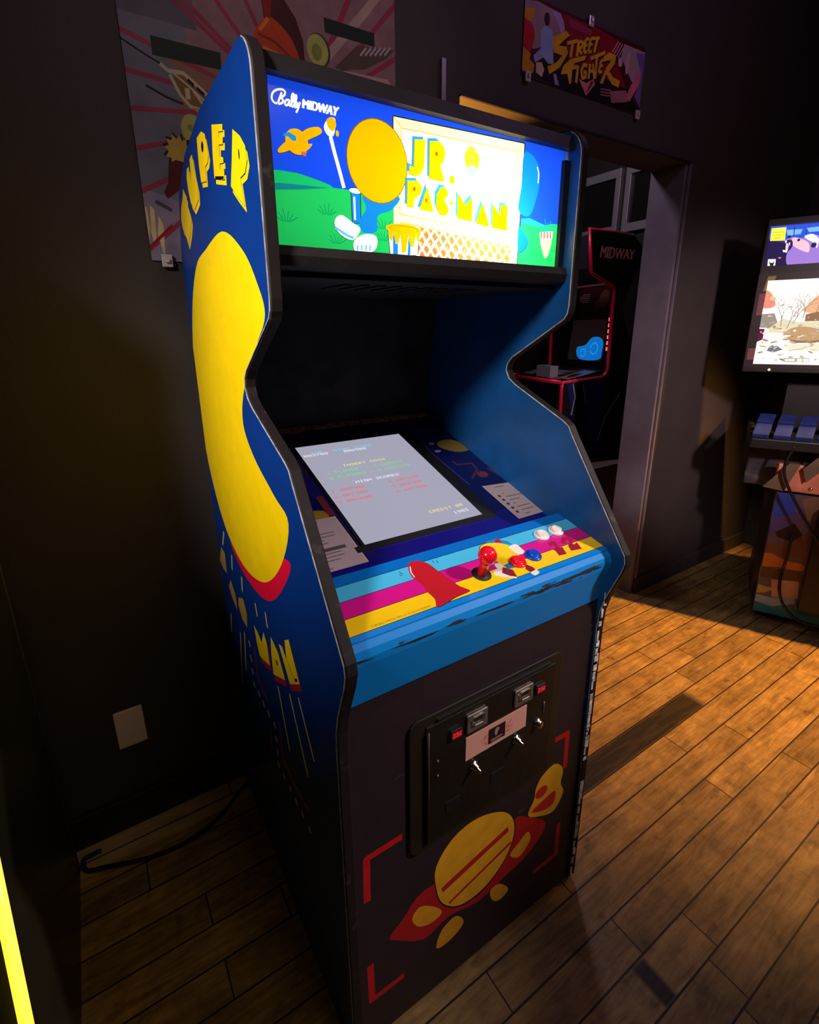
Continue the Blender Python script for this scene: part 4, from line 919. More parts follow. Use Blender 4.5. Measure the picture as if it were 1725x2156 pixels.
ctrl_items += [('#3a2a10', [shift(yb, -.0010, .0010)]), ('#ffd01c', [yb]),
 ('#2a86b8', [[(0.3894,0.1079),(0.4122,0.107),(0.4325,0.091),(0.4338,0.0773),(0.4087,0.0951),(0.385,0.1027)]]),
 ('#b01c3c', [[(0.4086,0.1048),(0.4192,0.1051),(0.4194,0.0918),(0.4037,0.0971)]]),
 ('#f0e8e0', [smooth2([(0.4219,0.0756),(0.4412,0.0779),(0.4431,0.065),(0.4416,0.0507),(0.4246,0.0492),(0.4197,0.0658)], 3), smooth2([(0.3579,0.0462),(0.3697,0.0433),(0.3691,0.0319),(0.355,0.0338)], 3), smooth2([(0.3421,0.0298),(0.3573,0.0329),(0.3624,0.0138),(0.3721,-0.0014),(0.3596,0.0039),(0.3391,0.0191)], 3), smooth2([(0.4081,0.0023),(0.4229,0.0038),(0.4244,-0.0064),(0.4095,-0.0096)], 3)]),
 ('#8a2430', [[(0.3668,0.0328),(0.3804,0.0195),(0.3746,0.0013),(0.3633,0.0079),(0.3545,0.0208)], [(0.4159,0.0224),(0.4234,0.0094),(0.4227,0.002),(0.4079,0.0005),(0.4051,0.0112)]]),
 ('#2a78b0', [[(0.3729,0.0361),(0.3987,0.0393),(0.3889,0.0218),(0.3723,0.0248)]]),
 ('#a01c34', [[(0.5087,0.0543),(0.5245,0.0558),(0.5288,0.0509),(0.5208,0.0341),(0.5299,0.0327),(0.521,0.0124),(0.5009,0.0146),(0.5056,0.0293),(0.5037,0.0344),(0.5151,0.0363),(0.517,0.0444),(0.5066,0.0441)],
              [(0.5412,0.0483),(0.5558,0.0563),(0.5724,0.0536),(0.5727,0.0405),(0.5598,0.0319),(0.5621,0.0288),(0.5735,0.0319),(0.5658,0.0117),(0.5382,0.0162),(0.5452,0.031),(0.5579,0.0372),(0.5603,0.0463),(0.5507,0.0446),(0.5464,0.0372),(0.539,0.041)]]),
]
cr_q = [(0.0719,0.004),(0.1824,0.0038),(0.1836,0.0075),(0.073,0.0082)]
ctrl_items.append(('#5a4410', text_in('©1983 BALLY MIDWAY MFG. CO. ALL RIGHTS RESERVED', cr_q)))
art = sheet('control_panel_art', [(XL, -0.012), (XR, -0.012), (XR, 0.128), (XL, 0.128)], ctrl_items, CO + CN*0.0006, (1, 0, 0), CV, art_mat('control_panel_print', 'paint', 0.22, coat=0.25, wear=0.06), None, '#0a68c0')
C_(art)
# stick and buttons
def cpt(a, s, h=0.0): return CO + Vector((a, 0, 0)) + CV*s + CN*h
jp = [(0.3153,0.0335)][0]
js = empty('joystick', cpt(*jp)); C_(js)
M_RED = pmat('glossy_red_plastic', '#f01428', 0.18, coat=0.5)
bmat = pmat('black_hole', (0.003, 0.003, 0.003, 1), 0.6)
def jpar(o): o.parent = js; o.matrix_parent_inverse = Matrix.Identity(4); o.location = -js.location; return o
js.location = (0, 0, 0)
def jadd(o): o.parent = js; return o
jb = cpt(*jp)
jadd(lathe('hole_ring', [(0.0185, 0.0005), (0.0185, 0.0012), (0.0, 0.0012)], jb, CN, bmat))
jdir = (CN + Vector((0.03, -0.02, 0))).normalized()
jadd(lathe('shaft', [(0.0, 0.0), (0.0095, 0.001), (0.0085, 0.026), (0.010, 0.030), (0.0, 0.031)], jb, jdir, M_RED))
prof = [(0.0175*math.sin(math.pi*k/14), 0.0435 - 0.0175*math.cos(math.pi*k/14)) for k in range(15)]
jadd(lathe('ball', prof, jb, jdir, M_RED))
js['kind'] = 'thing'; del js['kind']
def button(px, col, r, name='button'):
    o = lathe(name, [(0.0, 0.0), (r, 0.0006), (r*1.0, 0.003), (r*0.94, 0.0048), (r*0.70, 0.0050), (r*0.68, 0.0046), (r*0.66, 0.0092), (r*0.60, 0.0100), (r*0.45, 0.0094), (0.0, 0.0086)], cpt(*px), CN, col)
    C_(o); return o
M_WBTN = pmat('ivory_button', '#f0dcd8', 0.25, coat=0.3); M_BBTN = pmat('blue_button', '#1046c8', 0.2, coat=0.3)
button([(0.5153,0.0777)][0], M_WBTN, 0.0165)['label'] = 'white start button, left of the pair'
button([(0.5588,0.0778)][0], M_WBTN, 0.0165)['label'] = 'white start button, right of the pair'
button([(0.4043,0.0319)][0], M_RED, 0.0165)['label'] = 'red round button'
button([(0.4487,0.0349)][0], M_BBTN, 0.0165)['label'] = 'blue round button'
# front panel
FY = 0.0520
fi = []
RB = '#d0141c'
for run in (((1160, 600), (1262, 540), (1245, 735)), ((1210, 1045), (1195, 1215), (1070, 1315)), ((340, 1118), (140, 1245), (145, 1485)), ((162, 1835), (172, 2030), (350, 1890))):
    fi.append((RB, strokes(PH('front', 'G', *run), .014)))
fi.append(('#b8141c', [smooth2([(0.0874,0.2668),(0.1204,0.2916),(0.1541,0.3218),(0.211,0.3153),(0.2789,0.2353),(0.372,0.2263),(0.4075,0.3441),(0.4595,0.3197),(0.5181,0.2612),(0.4691,0.209),(0.3852,0.1885),(0.3113,0.1763),(0.2315,0.2007),(0.1672,0.189),(0.0993,0.2485)], 3)]))
fi.append(('#3a1410', [smooth2([(0.1943,0.3721),(0.2361,0.4176),(0.3009,0.4256),(0.3721,0.3971),(0.4099,0.3476),(0.4114,0.2888),(0.3823,0.2348),(0.3259,0.1972),(0.2603,0.2028),(0.212,0.2487),(0.1931,0.3147)], 4)]))
fi.append(('#f0ac20', [shift(smooth2([(0.197,0.3677),(0.2385,0.4135),(0.302,0.4224),(0.3713,0.3936),(0.4061,0.3476),(0.4086,0.2909),(0.3794,0.2369),(0.323,0.2039),(0.2601,0.2083),(0.2142,0.252),(0.1967,0.3118)], 4), 0, 0)]))
fi.append(('#c0201c', strokes([(0.2114,0.29),(0.3922,0.3312)], .016) + strokes([(0.2307,0.2382),(0.4036,0.2838)], .008)))
fi.append(('#e8a020', [smooth2([(0.1391,0.2705),(0.1583,0.2888),(0.1937,0.259),(0.2123,0.2277),(0.185,0.2201),(0.1539,0.2372)], 4), smooth2([(0.213,0.1741),(0.251,0.1838),(0.2719,0.1438),(0.233,0.1233),(0.1995,0.1322)], 4), smooth2([(0.3478,0.1794),(0.3747,0.18),(0.4051,0.1387),(0.3779,0.1266),(0.355,0.1456)], 4), smooth2([(0.4034,0.2462),(0.4299,0.2649),(0.4573,0.2782),(0.466,0.2447),(0.4335,0.2184)], 4)]))
up = smooth2([(0.453,0.3294),(0.4697,0.3658),(0.4728,0.395),(0.4904,0.4202),(0.5302,0.4318),(0.5612,0.3994),(0.5579,0.3587),(0.5708,0.3237),(0.5402,0.2854),(0.4902,0.302)], 4)
fi.append(('#3a1410', [shift(up, -.002, .002)])); fi.append(('#f0ac20', [up]))
fi.append(('#d0201c', [smooth2([(0.4631,0.3306),(0.498,0.3425),(0.5394,0.3486),(0.5399,0.3158),(0.5133,0.3084)], 3), ell(*[(0.4922,0.3726)][0], .020, .016)]))
fi.append(('#3c3034', strokes([(0.42,0.359),(0.4393,0.3593)], .012) + strokes([(0.1061,0.6384),(0.1172,0.6436),(0.1282,0.6371)], .004)))
fr_b = [(XL, 0.012), (XR, 0.012), (XR, 0.8290), (XL, 0.8290)]
fp = box('front_panel', (XL, FY+0.0006, 0.012), (XR, FY+0.014, 0.8290), M_BLACK); C_(fp)
fa = sheet('front_art', fr_b, fi, (0, FY, 0), (1, 0, 0), (0, 0, 1), art_mat('front_print', 'paint', 0.55, wear=0.22), None, '#2a1c22'); fa.parent = fp
# coin door
cd = empty('coin_door', (0, 0, 0)); C_(cd)
def D(o): o.parent = cd; return o
M_DOOR = pmat('black_door_steel', (0.010, 0.0075, 0.005, 1), 0.42, noise=0.3, bump=0.3)
M_FRM = pmat('black_door_frame', (0.016, 0.012, 0.008, 1), 0.38, noise=0.2)
def rrect(x0, z0, x1, z1, r, n=5):
    return arc(x1-r, z1-r, r, 0, 90, n) + arc(x0+r, z1-r, r, 90, 180, n) + arc(x0+r, z0+r, r, 180, 270, n) + arc(x1-r, z0+r, r, 270, 360, n)
D(prism('door_frame', rrect(0.132, 0.438, 0.518, 0.742, 0.022), (0, FY-0.0004, 0), (1, 0, 0), (0, 0, 1), (0, -0.005, 0), M_FRM, bevel=0.002))
D(prism('door_plate', rrect(0.166, 0.452, 0.492, 0.722, 0.003), (0, FY-0.0055, 0), (1, 0, 0), (0, 0, 1), (0, -0.003, 0), M_DOOR, bevel=0.001))
D(tube('hinge', [(0.169, FY-0.010, 0.46), (0.169, FY-0.010, 0.712)], 0.0028, pmat('grey_hinge', (0.06, 0.05, 0.04, 1), 0.4, 0.5)))
D(box('top_slot', (0.19, FY-0.0095, 0.7255), (0.475, FY-0.005, 0.7300), bmat))
DY = FY-0.0085
for sx, (x0, x1) in enumerate(((0.2553, 0.3045), (0.3755, 0.4250))):
    pz0, pz1 = 0.667, 0.7055
    cs = prism('coin_slot', rrect(x0, pz0, x1, pz1, 0.002), (0, DY, 0), (1, 0, 0), (0, 0, 1), (0, -0.004, 0), M_STEEL, bevel=0.001); D(cs)
    cx0 = (x0+x1)/2
    bm = bmesh.new(); tube_bm(bm, [(cx0-0.014, DY-0.0055, 0.693), (cx0-0.010, DY-0.0075, 0.683), (cx0+0.010, DY-0.0075, 0.683), (cx0+0.016, DY-0.0055, 0.695), (cx0+0.012, DY-0.0055, 0.699), (cx0-0.010, DY-0.0055, 0.698)], 0.0012, 6, closed=True)
    s = finish(bm, 'slot_rim', M_CHROME); s.parent = cs
    s = box('slot_opening', (cx0-0.009, DY-0.0046, 0.687), (cx0+0.010, DY-0.0039, 0.695), bmat); s.parent = cs
for q in ([(0.2295,0.6824)], [(0.4465,0.6825)]):
    x, z = q[0]
    hs = box('price_light', (x-0.0125, DY-0.006, z-0.0095), (x+0.0125, DY, z+0.0095), pmat('black_price_housing', (0.006, 0.004, 0.004, 1), 0.4), bevel=0.001); D(hs)
    t = sheet('price_digits', [(x-0.011, z-0.007), (x+0.011, z-0.007), (x+0.011, z+0.007), (x-0.011, z+0.007)], [('#ff2838', text_in('25¢', [(x-0.010, z-0.006), (x+0.010, z-0.006), (x+0.010, z+0.006), (x-0.010, z+0.006)]))], (0, DY-0.0064, 0), (1, 0, 0), (0, 0, 1), art_mat('lit_price', 'emit', strength=1.0), None, '#7a0414'); t.parent = hs
D(prism('coin_plate', [(0.2545, 0.6025), (0.4130, 0.6045), (0.4125, 0.6570), (0.2545, 0.6560)], (0, DY, 0), (1, 0, 0), (0, 0, 1), (0, -0.0012, 0), pmat('pink_plate', '#d89888', 0.4)))
random.seed(9); sk = []
for sgn, cxk in ((-1, 0.316), (1, 0.352)):
    for k in range(46):
        a = random.uniform(-1.1, 1.1); r0 = random.uniform(0, .012)
        x = cxk + sgn*r0*math.cos(a); z = 0.629 + .019*math.sin(a)*random.uniform(.5, 1)
        sk += [ell(x + sgn*random.uniform(0, .012), z, .0012, .0011, n=5)]
logo = [('#b84030', sk), ('#2a1814', [[(0.3105, 0.612), (0.3545, 0.612), (0.3545, 0.647), (0.3105, 0.647)]]), ('#a08078', [smooth2([(0.328, 0.640), (0.334, 0.643), (0.339, 0.638), (0.335, 0.631), (0.332, 0.624), (0.327, 0.630)], 3)] + strokes([(0.317, 0.619), (0.348, 0.619)], .003) + strokes([(0.319, 0.6145), (0.345, 0.6145)], .0015))]
D(sheet('plate_print', [(0.2550, 0.6030), (0.4125, 0.6050), (0.4120, 0.6565), (0.2550, 0.6555)], logo, (0, DY-0.0016, 0), (1, 0, 0), (0, 0, 1), art_mat('plate_paint', 'paint', 0.4, spec=0.4), None, '#dca090'))
for q in ([(0.2766,0.5821)], [(0.3877,0.5859)]):
    x, z = q[0]
    D(lathe('lock_knob', [(0.0, 0.0), (0.0095, 0.0), (0.0095, 0.003), (0.0065, 0.004), (0.006, 0.012), (0.0035, 0.013), (0.0035, 0.020), (0.0, 0.021)], (x, DY, z), (0, -1, 0), M_CHROME, seg=18))
x, z = [(0.4484,0.5949)][0]
D(lathe('key_lock', [(0.0, 0.0), (0.0105, 0.0), (0.0105, 0.003), (0.008, 0.004), (0.008, 0.010), (0.006, 0.011), (0.0, 0.0105)], (x, DY, z), (0, -1, 0), M_CHROME, seg=20))
for q in ([(0.3404,0.5195)], [(0.2278,0.5161)]):
    x, z = q[0]; D(box('coin_return', (x-0.017, DY-0.0012, z-0.012), (x+0.017, DY+0.0004, z+0.012), bmat))
for q in ((610, 820), (610, 925)):
    x, z = PH('front', 'Q', q)[0]; D(lathe('rivet', [(0.0, 0.0), (0.0035, 0.0), (0.0025, 0.002), (0.0, 0.0025)], (x, DY, z), (0, -1, 0), pmat('dull_rivet', (0.16, 0.14, 0.13, 1), 0.4, 0.6), seg=10))
D(tube('lock_bar', [(0.4640, DY-0.001, 0.640), (0.4640, DY-0.001, 0.612)], 0.0016, M_STEEL, seg=6))

# ================================================================== NEIGHBOUR MACHINE AT LEFT
nb = empty('neighbour_cabinet', (-0.78, 0.45, 0)); tag(nb, 'dark machine at the left edge with a glowing yellow front corner', 'arcade cabinet')
NP = [(0.09, 0.0), (0.09, 0.34), (0.20, 0.70), (0.20, 1.05), (0.30, 1.10), (0.42, 1.16), (0.42, 1.62), (0.77, 1.64), (0.77, 0.0)]
M_NB = pmat('glossy_dark_laminate', (0.020, 0.018, 0.012, 1), 0.35, noise=0.5, nscale=3)
nbod = prism('body', NP, (-1.10, 0, 0), (0, 1, 0), (0, 0, 1), (0.643, 0, 0), M_NB); par_keep(nbod, nb)
par_keep(tube('light_strip', [(-0.444, 0.084, 0.355), (-0.444, 0.196, 0.750)], 0.008, pmat('yellow_light_strip', '#fff080', 0.3, emit='#ffdc28', estr=2.6), seg=10), nb)
par_keep(tube('rear_edge_trim', [(-0.4575, 0.762, 0.01), (-0.4575, 0.762, 1.62)], 0.004, pmat('dull_green_trim', (0.05, 0.05, 0.03, 1), 0.4), seg=6), nb)

# ================================================================== FLOOR CABLE
cabpts = [(0.0051,0.7987),(-0.0335,0.7747),(-0.099,0.726),(-0.1616,0.7013),(-0.2242,0.6937),(-0.2881,0.7016),(-0.3488,0.7205),(-0.3962,0.7391),(-0.44,0.7556),(-0.4483,0.7926),(-0.4303,0.7972),(-0.4059,0.7981)]
tag(tube('power_cable', spline([(x, y, 0.006) for x, y in cabpts], 8), 0.0058, pmat('black_rubber', (0.004, 0.004, 0.004, 1), 0.7), seg=8), 'black power cable curving over the floor left of the blue cabinet', 'cable')

# ================================================================== MACHINE IN THE NEXT ROOM
md = empty('arcade_cabinet', (2.6, 1.75, 0.545)); tag(md, 'black arcade cabinet with bright red edging in the next room', 'arcade cabinet')
MU = Vector((0.974, -0.225, 0)).normalized(); MV = Vector((-MU.y, MU.x, 0)) ; MOo = Vector((2.316, 1.5, 0))
def MD(o): return par_keep(o, md)
MW = 0.60
MPo = [(0.0, 1.923), (0.31, 1.905), (0.40, 1.83), (0.40, 0.547), (-0.095, 0.547), (-0.105, 1.045), (-0.100, 1.068), (0.19, 1.090), (0.215, 1.110), (0.228, 1.14), (0.215, 1.60), (0.205, 1.622), (0.045, 1.690), (0.035, 1.70)]
M_MB = pmat('black_side_laminate', (0.006, 0.006, 0.008, 1), 0.35)
M_MR = pmat('red_edge_plastic', '#c8143a', 0.3, coat=0.3)
M_MBL = pmat('deep_blue_laminate', '#0a1c6a', 0.4)
mid_items = [('#10185a', [[(-0.0755,1.0649),(0.204,1.077),(0.2242,0.6701),(0.0384,0.6728)]]),
 ('#0a0a10', [[(-0.0332,1.075),(0.0401,1.0718),(0.1141,0.6794),(0.0245,0.6611)]]),
 ('#707884', strokes([(0.0414,1.0597),(0.079,0.9232)], .004) + strokes([(-0.032,1.063),(-0.0085,0.9773),(-0.0267,0.8677)], .010) + strokes([(0.1909,0.686),(0.2344,0.838),(0.3384,0.9966)], .010)),
 ('#3a3836', [smooth2([(0.3076,1.4312),(0.2795,1.5228),(0.336,1.647),(0.3815,1.6924),(0.4068,1.4308),(0.3706,1.3133)], 3)]),
]
for k_, s0 in ((0, 0.0), (1, MW)):
    o0 = MOo + MV*s0
    sd = prism('side_panel', MPo, o0, MU, (0, 0, 1), MV*0.02, M_MB); MD(sd)
    bm = bmesh.new(); tube_bm(bm, [o0 + MV*0.010 + MU*a + Vector((0, 0, b)) for a, b in ([MPo[1]] + [MPo[0]] + MPo[:8:-1] + [MPo[8], MPo[7], MPo[6], MPo[5], (-0.098, 0.75)])], 0.0125, 8)
    e = finish(bm, 'edge_molding', M_MR, smooth=True); e.parent = sd
    if k_ == 0:
        mwq = [(0.0799,1.7751),(0.3246,1.7721),(0.3271,1.8241),(0.0861,1.8383)]
        txt = text_in('MIDWAY', mwq)
        mid_items.append(('#c07868', txt + [shift(t, .002, 0) for t in txt] + [shift(t, -.002, 0) for t in txt]))
        st = sheet('side_art', MPo, mid_items, o0 - MV*0.0008, MU, (0, 0, 1), art_mat('mid_print', 'paint', 0.4), None, '#0a0a0e'); st.parent = sd
def mbox(name, a0, a1, s0, s1, z0, z1, mat, parent=None):
    bm = bmesh.new()
    v = [bm.verts.new(MOo + MU*a + MV*s + Vector((0, 0, z))) for a, s, z in ((a0,s0,z0),(a1,s0,z0),(a1,s1,z0),(a0,s1,z0),(a0,s0,z1),(a1,s0,z1),(a1,s1,z1),(a0,s1,z1))]
    for f in ((0,3,2,1),(4,5,6,7),(0,1,5,4),(1,2,6,5),(2,3,7,6),(3,0,4,7)): bm.faces.new([v[i] for i in f])
    o = finish(bm, name, mat); return MD(o) if parent is None else o
mbox('back_panel', 0.375, 0.39, 0.021, MW, 0.56, 1.83, M_MB)
mbox('marquee_panel', 0.012, 0.024, 0.021, MW, 1.72, 1.90, pmat('dim_marquee', (0.02, 0.02, 0.03, 1), 0.2))
mbox('lower_front', -0.085, -0.07, 0.021, MW, 0.56, 1.05, M_MB)
MD(tube('front_edge_molding', [MOo + MU*(-0.102) + Vector((0, 0, 1.068)) + MV*0.02, MOo + MU*(-0.102) + Vector((0, 0, 1.068)) + MV*MW], 0.0125, M_MR, seg=8))
# monitor surround: prints, glass with a blue picture, control shelf
def msheet(name, base, items, mat, a, z0, tilt, bc):
    """sheet facing the front, at depth a; 2-D x runs across the width, y up"""
    ay = (MU*math.sin(tilt) + Vector((0, 0, 1))*math.cos(tilt))
    o = sheet(name, base, items, MOo + MU*a + Vector((0, 0, z0)), MV, ay, mat, None, bc); return MD(o)
M_MP = art_mat('bezel_card_print', 'paint', 0.3)
lines = []
random.seed(21)
for k in range(5): lines += strokes([(0.30, 0.46-k*.012), (0.30+random.uniform(.06, .12), 0.46-k*.012)], .006)
msheet('monitor_bezel', [(0.021, 0), (MW, 0), (MW, 0.56), (0.021, 0.56)], [('#3a1410', [[(0.05, 0.30), (0.40, 0.30), (0.40, 0.50), (0.05, 0.50)]]), ('#8a7068', lines), ('#8a4048', strokes([(0.05, 0.515), (0.50, 0.515)], .012)), ('#6a3a30', [ell(.16, .42, .05, .06, n=9), ell(.22, .38, .03, .04, n=7)])], M_MP, 0.235, 1.14, 0.10, '#0a0708')
msheet('screen', [(0.09, 0.02), (0.42, 0.02), (0.42, 0.28), (0.09, 0.28)], [('#0a6ac0', [smooth2([(.12, .03), (.30, .03), (.34, .10), (.26, .12), (.20, .17), (.11, .16), (.08, .08)], 4)]), ('#1a90e0', strokes(ell(.17, .10, .035, .035, n=14), .008) + strokes(ell(.27, .07, .025, .025, n=12), .007))], art_mat('mid_screen', 'emit', strength=1.0), 0.231, 1.16, 0.10, '#140a0c')
bm = bmesh.new()
for k in range(6): 
    p0 = MOo + MU*0.225 + MV*0.035 + Vector((0, 0, 1.25+k*0.035)); 
    tube_bm(bm, [p0, p0+Vector((0, 0, 0.022))], 0.006, 6)
MD(finish(bm, 'side_lights', pmat('coral_light', '#ff8070', 0.3, emit='#ff6a58', estr=1.0)))
SA = (MU*0.30 + Vector((0, 0, 0.06))).normalized()
shelf_items = [('#6a6468', [[(0.22, 0.10), (0.36, 0.10), (0.36, 0.22), (0.22, 0.22)]]), ('#50505c', [[(0.44, 0.06), (0.56, 0.06), (0.56, 0.20), (0.44, 0.20)]]), ('#8a6a60', [[(0.035, 0.05), (0.15, 0.05), (0.15, 0.26), (0.035, 0.26)]]), ('#2a1414', [ell(.09, .14, .03, .06, n=8)]), ('#a01830', [[(0.16, 0.03), (0.22, 0.03), (0.22, 0.09), (0.16, 0.09)]])]
random.seed(2)
for k in range(7): shelf_items.append(('#8a7878', strokes([(0.17, 0.12+k*.018), (0.17+random.uniform(.02, .10), 0.12+k*.018)], .005)))
MD(sheet('control_panel', [(0.021, 0), (MW, 0), (MW, 0.31), (0.021, 0.31)], shelf_items, MOo + MU*(-0.09) + Vector((0, 0, 1.075)), MV, SA, M_MP, None, '#0b080a'))
gb = MOo + MU*(-0.02) + MV*0.27 + Vector((0, 0, 1.09))
gm = pmat('grey_control_box', (0.17, 0.16, 0.20, 1), 0.5)
mbox('grey_box', -0.06, 0.0, 0.20, 0.35, 1.083, 1.155, gm)

# ================================================================== HUNTING GAME AT RIGHT
HU = Vector((0.432, -0.902, 0)).normalized(); HN = Vector((HU.y, -HU.x, 0)); HO = Vector((2.385, 0.393, 0))   # HN points out of the front
hg = empty('shooting_game', tuple(HO - HN*0.3 + HU*0.33)); tag(hg, 'shooting arcade machine with lit forest screen and bear marquee', 'arcade cabinet')
def HG(o): return par_keep(o, hg)
def hbox(name, u0, u1, d0, d1, z0, z1, mat, bevel=0.0, keep=True):
    """u across the front, d depth behind the front plane"""
    bm = bmesh.new()
    v = [bm.verts.new(HO + HU*a - HN*d + Vector((0, 0, z))) for a, d, z in ((u0,d0,z0),(u1,d0,z0),(u1,d1,z0),(u0,d1,z0),(u0,d0,z1),(u1,d0,z1),(u1,d1,z1),(u0,d1,z1))]
    for f in ((0,3,2,1),(4,5,6,7),(0,1,5,4),(1,2,6,5),(2,3,7,6),(3,0,4,7)): bm.faces.new([v[i] for i in f])
    o = finish(bm, name, mat, None, bevel); return HG(o) if keep else o
def hsheet(name, base, items, mat, bc, d=-0.001, z0=0.0):
    return HG(sheet(name, base, items, HO - HN*d + Vector((0, 0, z0)), HU, (0, 0, 1), mat, None, bc))
M_HB = pmat('black_machine_body', (0.010, 0.008, 0.009, 1), 0.4, noise=0.4)
def camo():
    m = bpy.data.materials.new('woodland_side_print'); m.use_nodes = True; nt = m.node_tree; N, L = nt.nodes, nt.links; b = N['Principled BSDF']
    tc = N.new('ShaderNodeTexCoord'); n = N.new('ShaderNodeTexNoise'); n.inputs['Scale'].default_value = 7; n.inputs['Detail'].default_value = 6; L.new(tc.outputs['Object'], n.inputs['Vector'])
    r = N.new('ShaderNodeValToRGB'); L.new(n.outputs['Fac'], r.inputs[0]); e = r.color_ramp.elements
    e[0].position = 0.35; e[0].color = (0.01, 0.01, 0.012, 1); e[1].position = 0.75; e[1].color = (0.12, 0.10, 0.09, 1)
    k = e.new(0.55); k.color = (0.05, 0.045, 0.06, 1); k = e.new(0.64); k.color = (0.20, 0.17, 0.03, 1)
    L.new(r.outputs[0], b.inputs['Base Color']); b.inputs['Roughness'].default_value = 0.45; return m
M_CAMO = camo()
hbox('lower_body', 0.0, 0.62, 0.0, 0.50, 0.03, 0.655, M_CAMO, 0.004)
hbox('plinth', 0.02, 0.60, 0.03, 0.48, 0.0, 0.029, M_HB)
hbox('control_body', -0.13, 0.78, 0.06, 0.52, 0.656, 0.90, M_CAMO, 0.01)
hbox('control_ledge', -0.14, 0.80, -0.08, 0.05, 0.86, 0.905, M_HB, 0.006)
hbox('neck', -0.02, 0.66, 0.20, 0.50, 0.906, 1.185, M_HB)
hbox('monitor_case', -0.215, 0.86, 0.02, 0.22, 1.186, 1.815, M_HB, 0.004)
# front print of the lower body
hsheet('front_art', [(0.004, 0.035), (0.616, 0.035), (0.616, 0.650), (0.004, 0.650)], [
 ('#1a8aa0', [[(-0.0362,0.0655),(0.0479,0.0794),(0.1279,0.0982),(0.2905,0.0707),(0.3,0.0176),(-0.0214,-0.0317)]]),
 ('#9ac0c8', [[(-0.0107,0.1261),(0.0666,0.1199),(0.1524,0.1454),(0.1578,0.1131),(0.0737,0.0757),(-0.0046,0.0869)]]),
 ('#c8b060', [[(-0.0193,0.1816),(0.0329,0.1733),(0.0745,0.1736),(0.0382,0.1403),(-0.0189,0.1237)]]),
 ('#d8a888', [[(0.0499,0.2234),(0.154,0.2296),(0.1647,0.1435),(0.0657,0.1254)]]),
 ('#5a3a20', [[(-0.0256,0.2769),(0.0587,0.2706),(0.1563,0.2851),(0.1653,0.2327),(0.0674,0.2169),(-0.0081,0.2191)]]),
 ('#e08030', [smooth2([(-0.017,0.3295),(0.03,0.3464),(0.0906,0.3228),(0.1547,0.3172),(0.1526,0.2841),(0.0726,0.2852),(-0.0085,0.2756)], 3)]),
 ('#7a4a38', [[(-0.0142,0.391),(0.0767,0.4062),(0.1449,0.4637),(0.1642,0.3519),(0.0871,0.3437),(-0.0051,0.3601)]]),
 ('#2a1820', [[(0.024,0.4589),(0.052,0.5072),(0.0807,0.5234),(0.1301,0.4605),(0.0979,0.4216),(0.0408,0.4304)]]),
 ('#5a4a80', [[(-0.0293,0.5123),(0.0538,0.5442),(0.1593,0.62),(0.1679,0.5712),(0.0975,0.5164),(-0.0001,0.4322)]]),
 ('#3a4ab0', [[(-0.0269,0.6493),(0.0722,0.6654),(0.0832,0.5551),(0.0014,0.5236)]]),
 ('#8a6a58', [[(0.0974,0.6293),(0.1593,0.6599),(0.18,0.5431),(0.1328,0.5338)]]),
], art_mat('forest_print', 'paint', 0.3, wear=0.15), '#6a5460')
hbox('coin_box', 0.165, 0.56, -0.05, -0.002, 0.105, 0.600, pmat('black_coin_box', (0.006, 0.005, 0.005, 1), 0.35), 0.004)
# peach gun holster tray with cable gland
hbox('holster_tray', -0.02, 0.70, -0.03, -0.002, 0.665, 0.79, pmat('peach_tray', '#d08068', 0.3, noise=0.3, nscale=14), 0.008)
HG(lathe('tray_bolt', [(0.0, 0.0), (0.009, 0.0), (0.007, 0.005), (0.0, 0.006)], HO + HU*0.115 + HN*0.031 + Vector((0, 0, 0.69)), HN, M_CHROME, seg=12))
M_TAN = pmat('tan_wing', '#6a5844', 0.5, noise=0.2)
bm = bmesh.new()
for q in (((-0.06, .68), (0.02, .80), (0.06, .80), (0.02, .67)), ((0.07, .78), (0.115, .84), (0.15, .80), (0.09, .72))):
    vs = [bm.verts.new(HO + HU*a + HN*0.033 + Vector((0, 0, b))) for a, b in q]; ws = [bm.verts.new(v.co + HN*0.02) for v in vs]
    bm.faces.new(vs); bm.faces.new(list(reversed(ws)))
    for i in range(4): bm.faces.new((vs[i], vs[(i+1) % 4], ws[(i+1) % 4], ws[i]))
HG(finish(bm, 'gun_rest', M_TAN))
# raised blue letter blocks on the ledge
M_BLK = pmat('blue_block', '#26326e', 0.8, noise=0.2, nscale=20, spec=0.05)
for k in range(12):
    u0 = -0.138 + k*0.0765
    v0 = [(0.0, -0.076, 0.906), (0.100, -0.076, 0.906), (0.100, -0.012, 0.950), (0.0, -0.012, 0.950)]
    for r_, (da, za, db, zb) in enumerate(((-0.078, 0.914, -0.020, 0.955), (-0.012, 0.962, 0.040, 0.992))):
        bm = bmesh.new(); sk_ = 0.012
        A = [(u0+sk_*r_, da, za), (u0+0.060+sk_*r_, da, za), (u0+0.072+sk_*r_, db, zb), (u0+0.012+sk_*r_, db, zb)]
        lo = [bm.verts.new(HO + HU*a - HN*d + Vector((0, 0, z-0.008))) for a, d, z in A]; hi = [bm.verts.new(HO + HU*a - HN*d + Vector((0, 0, z+0.010)) + HN*0.006) for a, d, z in A]
        bm.faces.new(lo); bm.faces.new(list(reversed(hi)))
        for i in range(4): bm.faces.new((lo[i], lo[(i+1) % 4], hi[(i+1) % 4], hi[i]))
        HG(finish(bm, 'letter_block', M_BLK, None, 0.003))
hbox('block_base', -0.14, 0.80, -0.08, 0.06, 0.9055, 0.9065, M_HB)
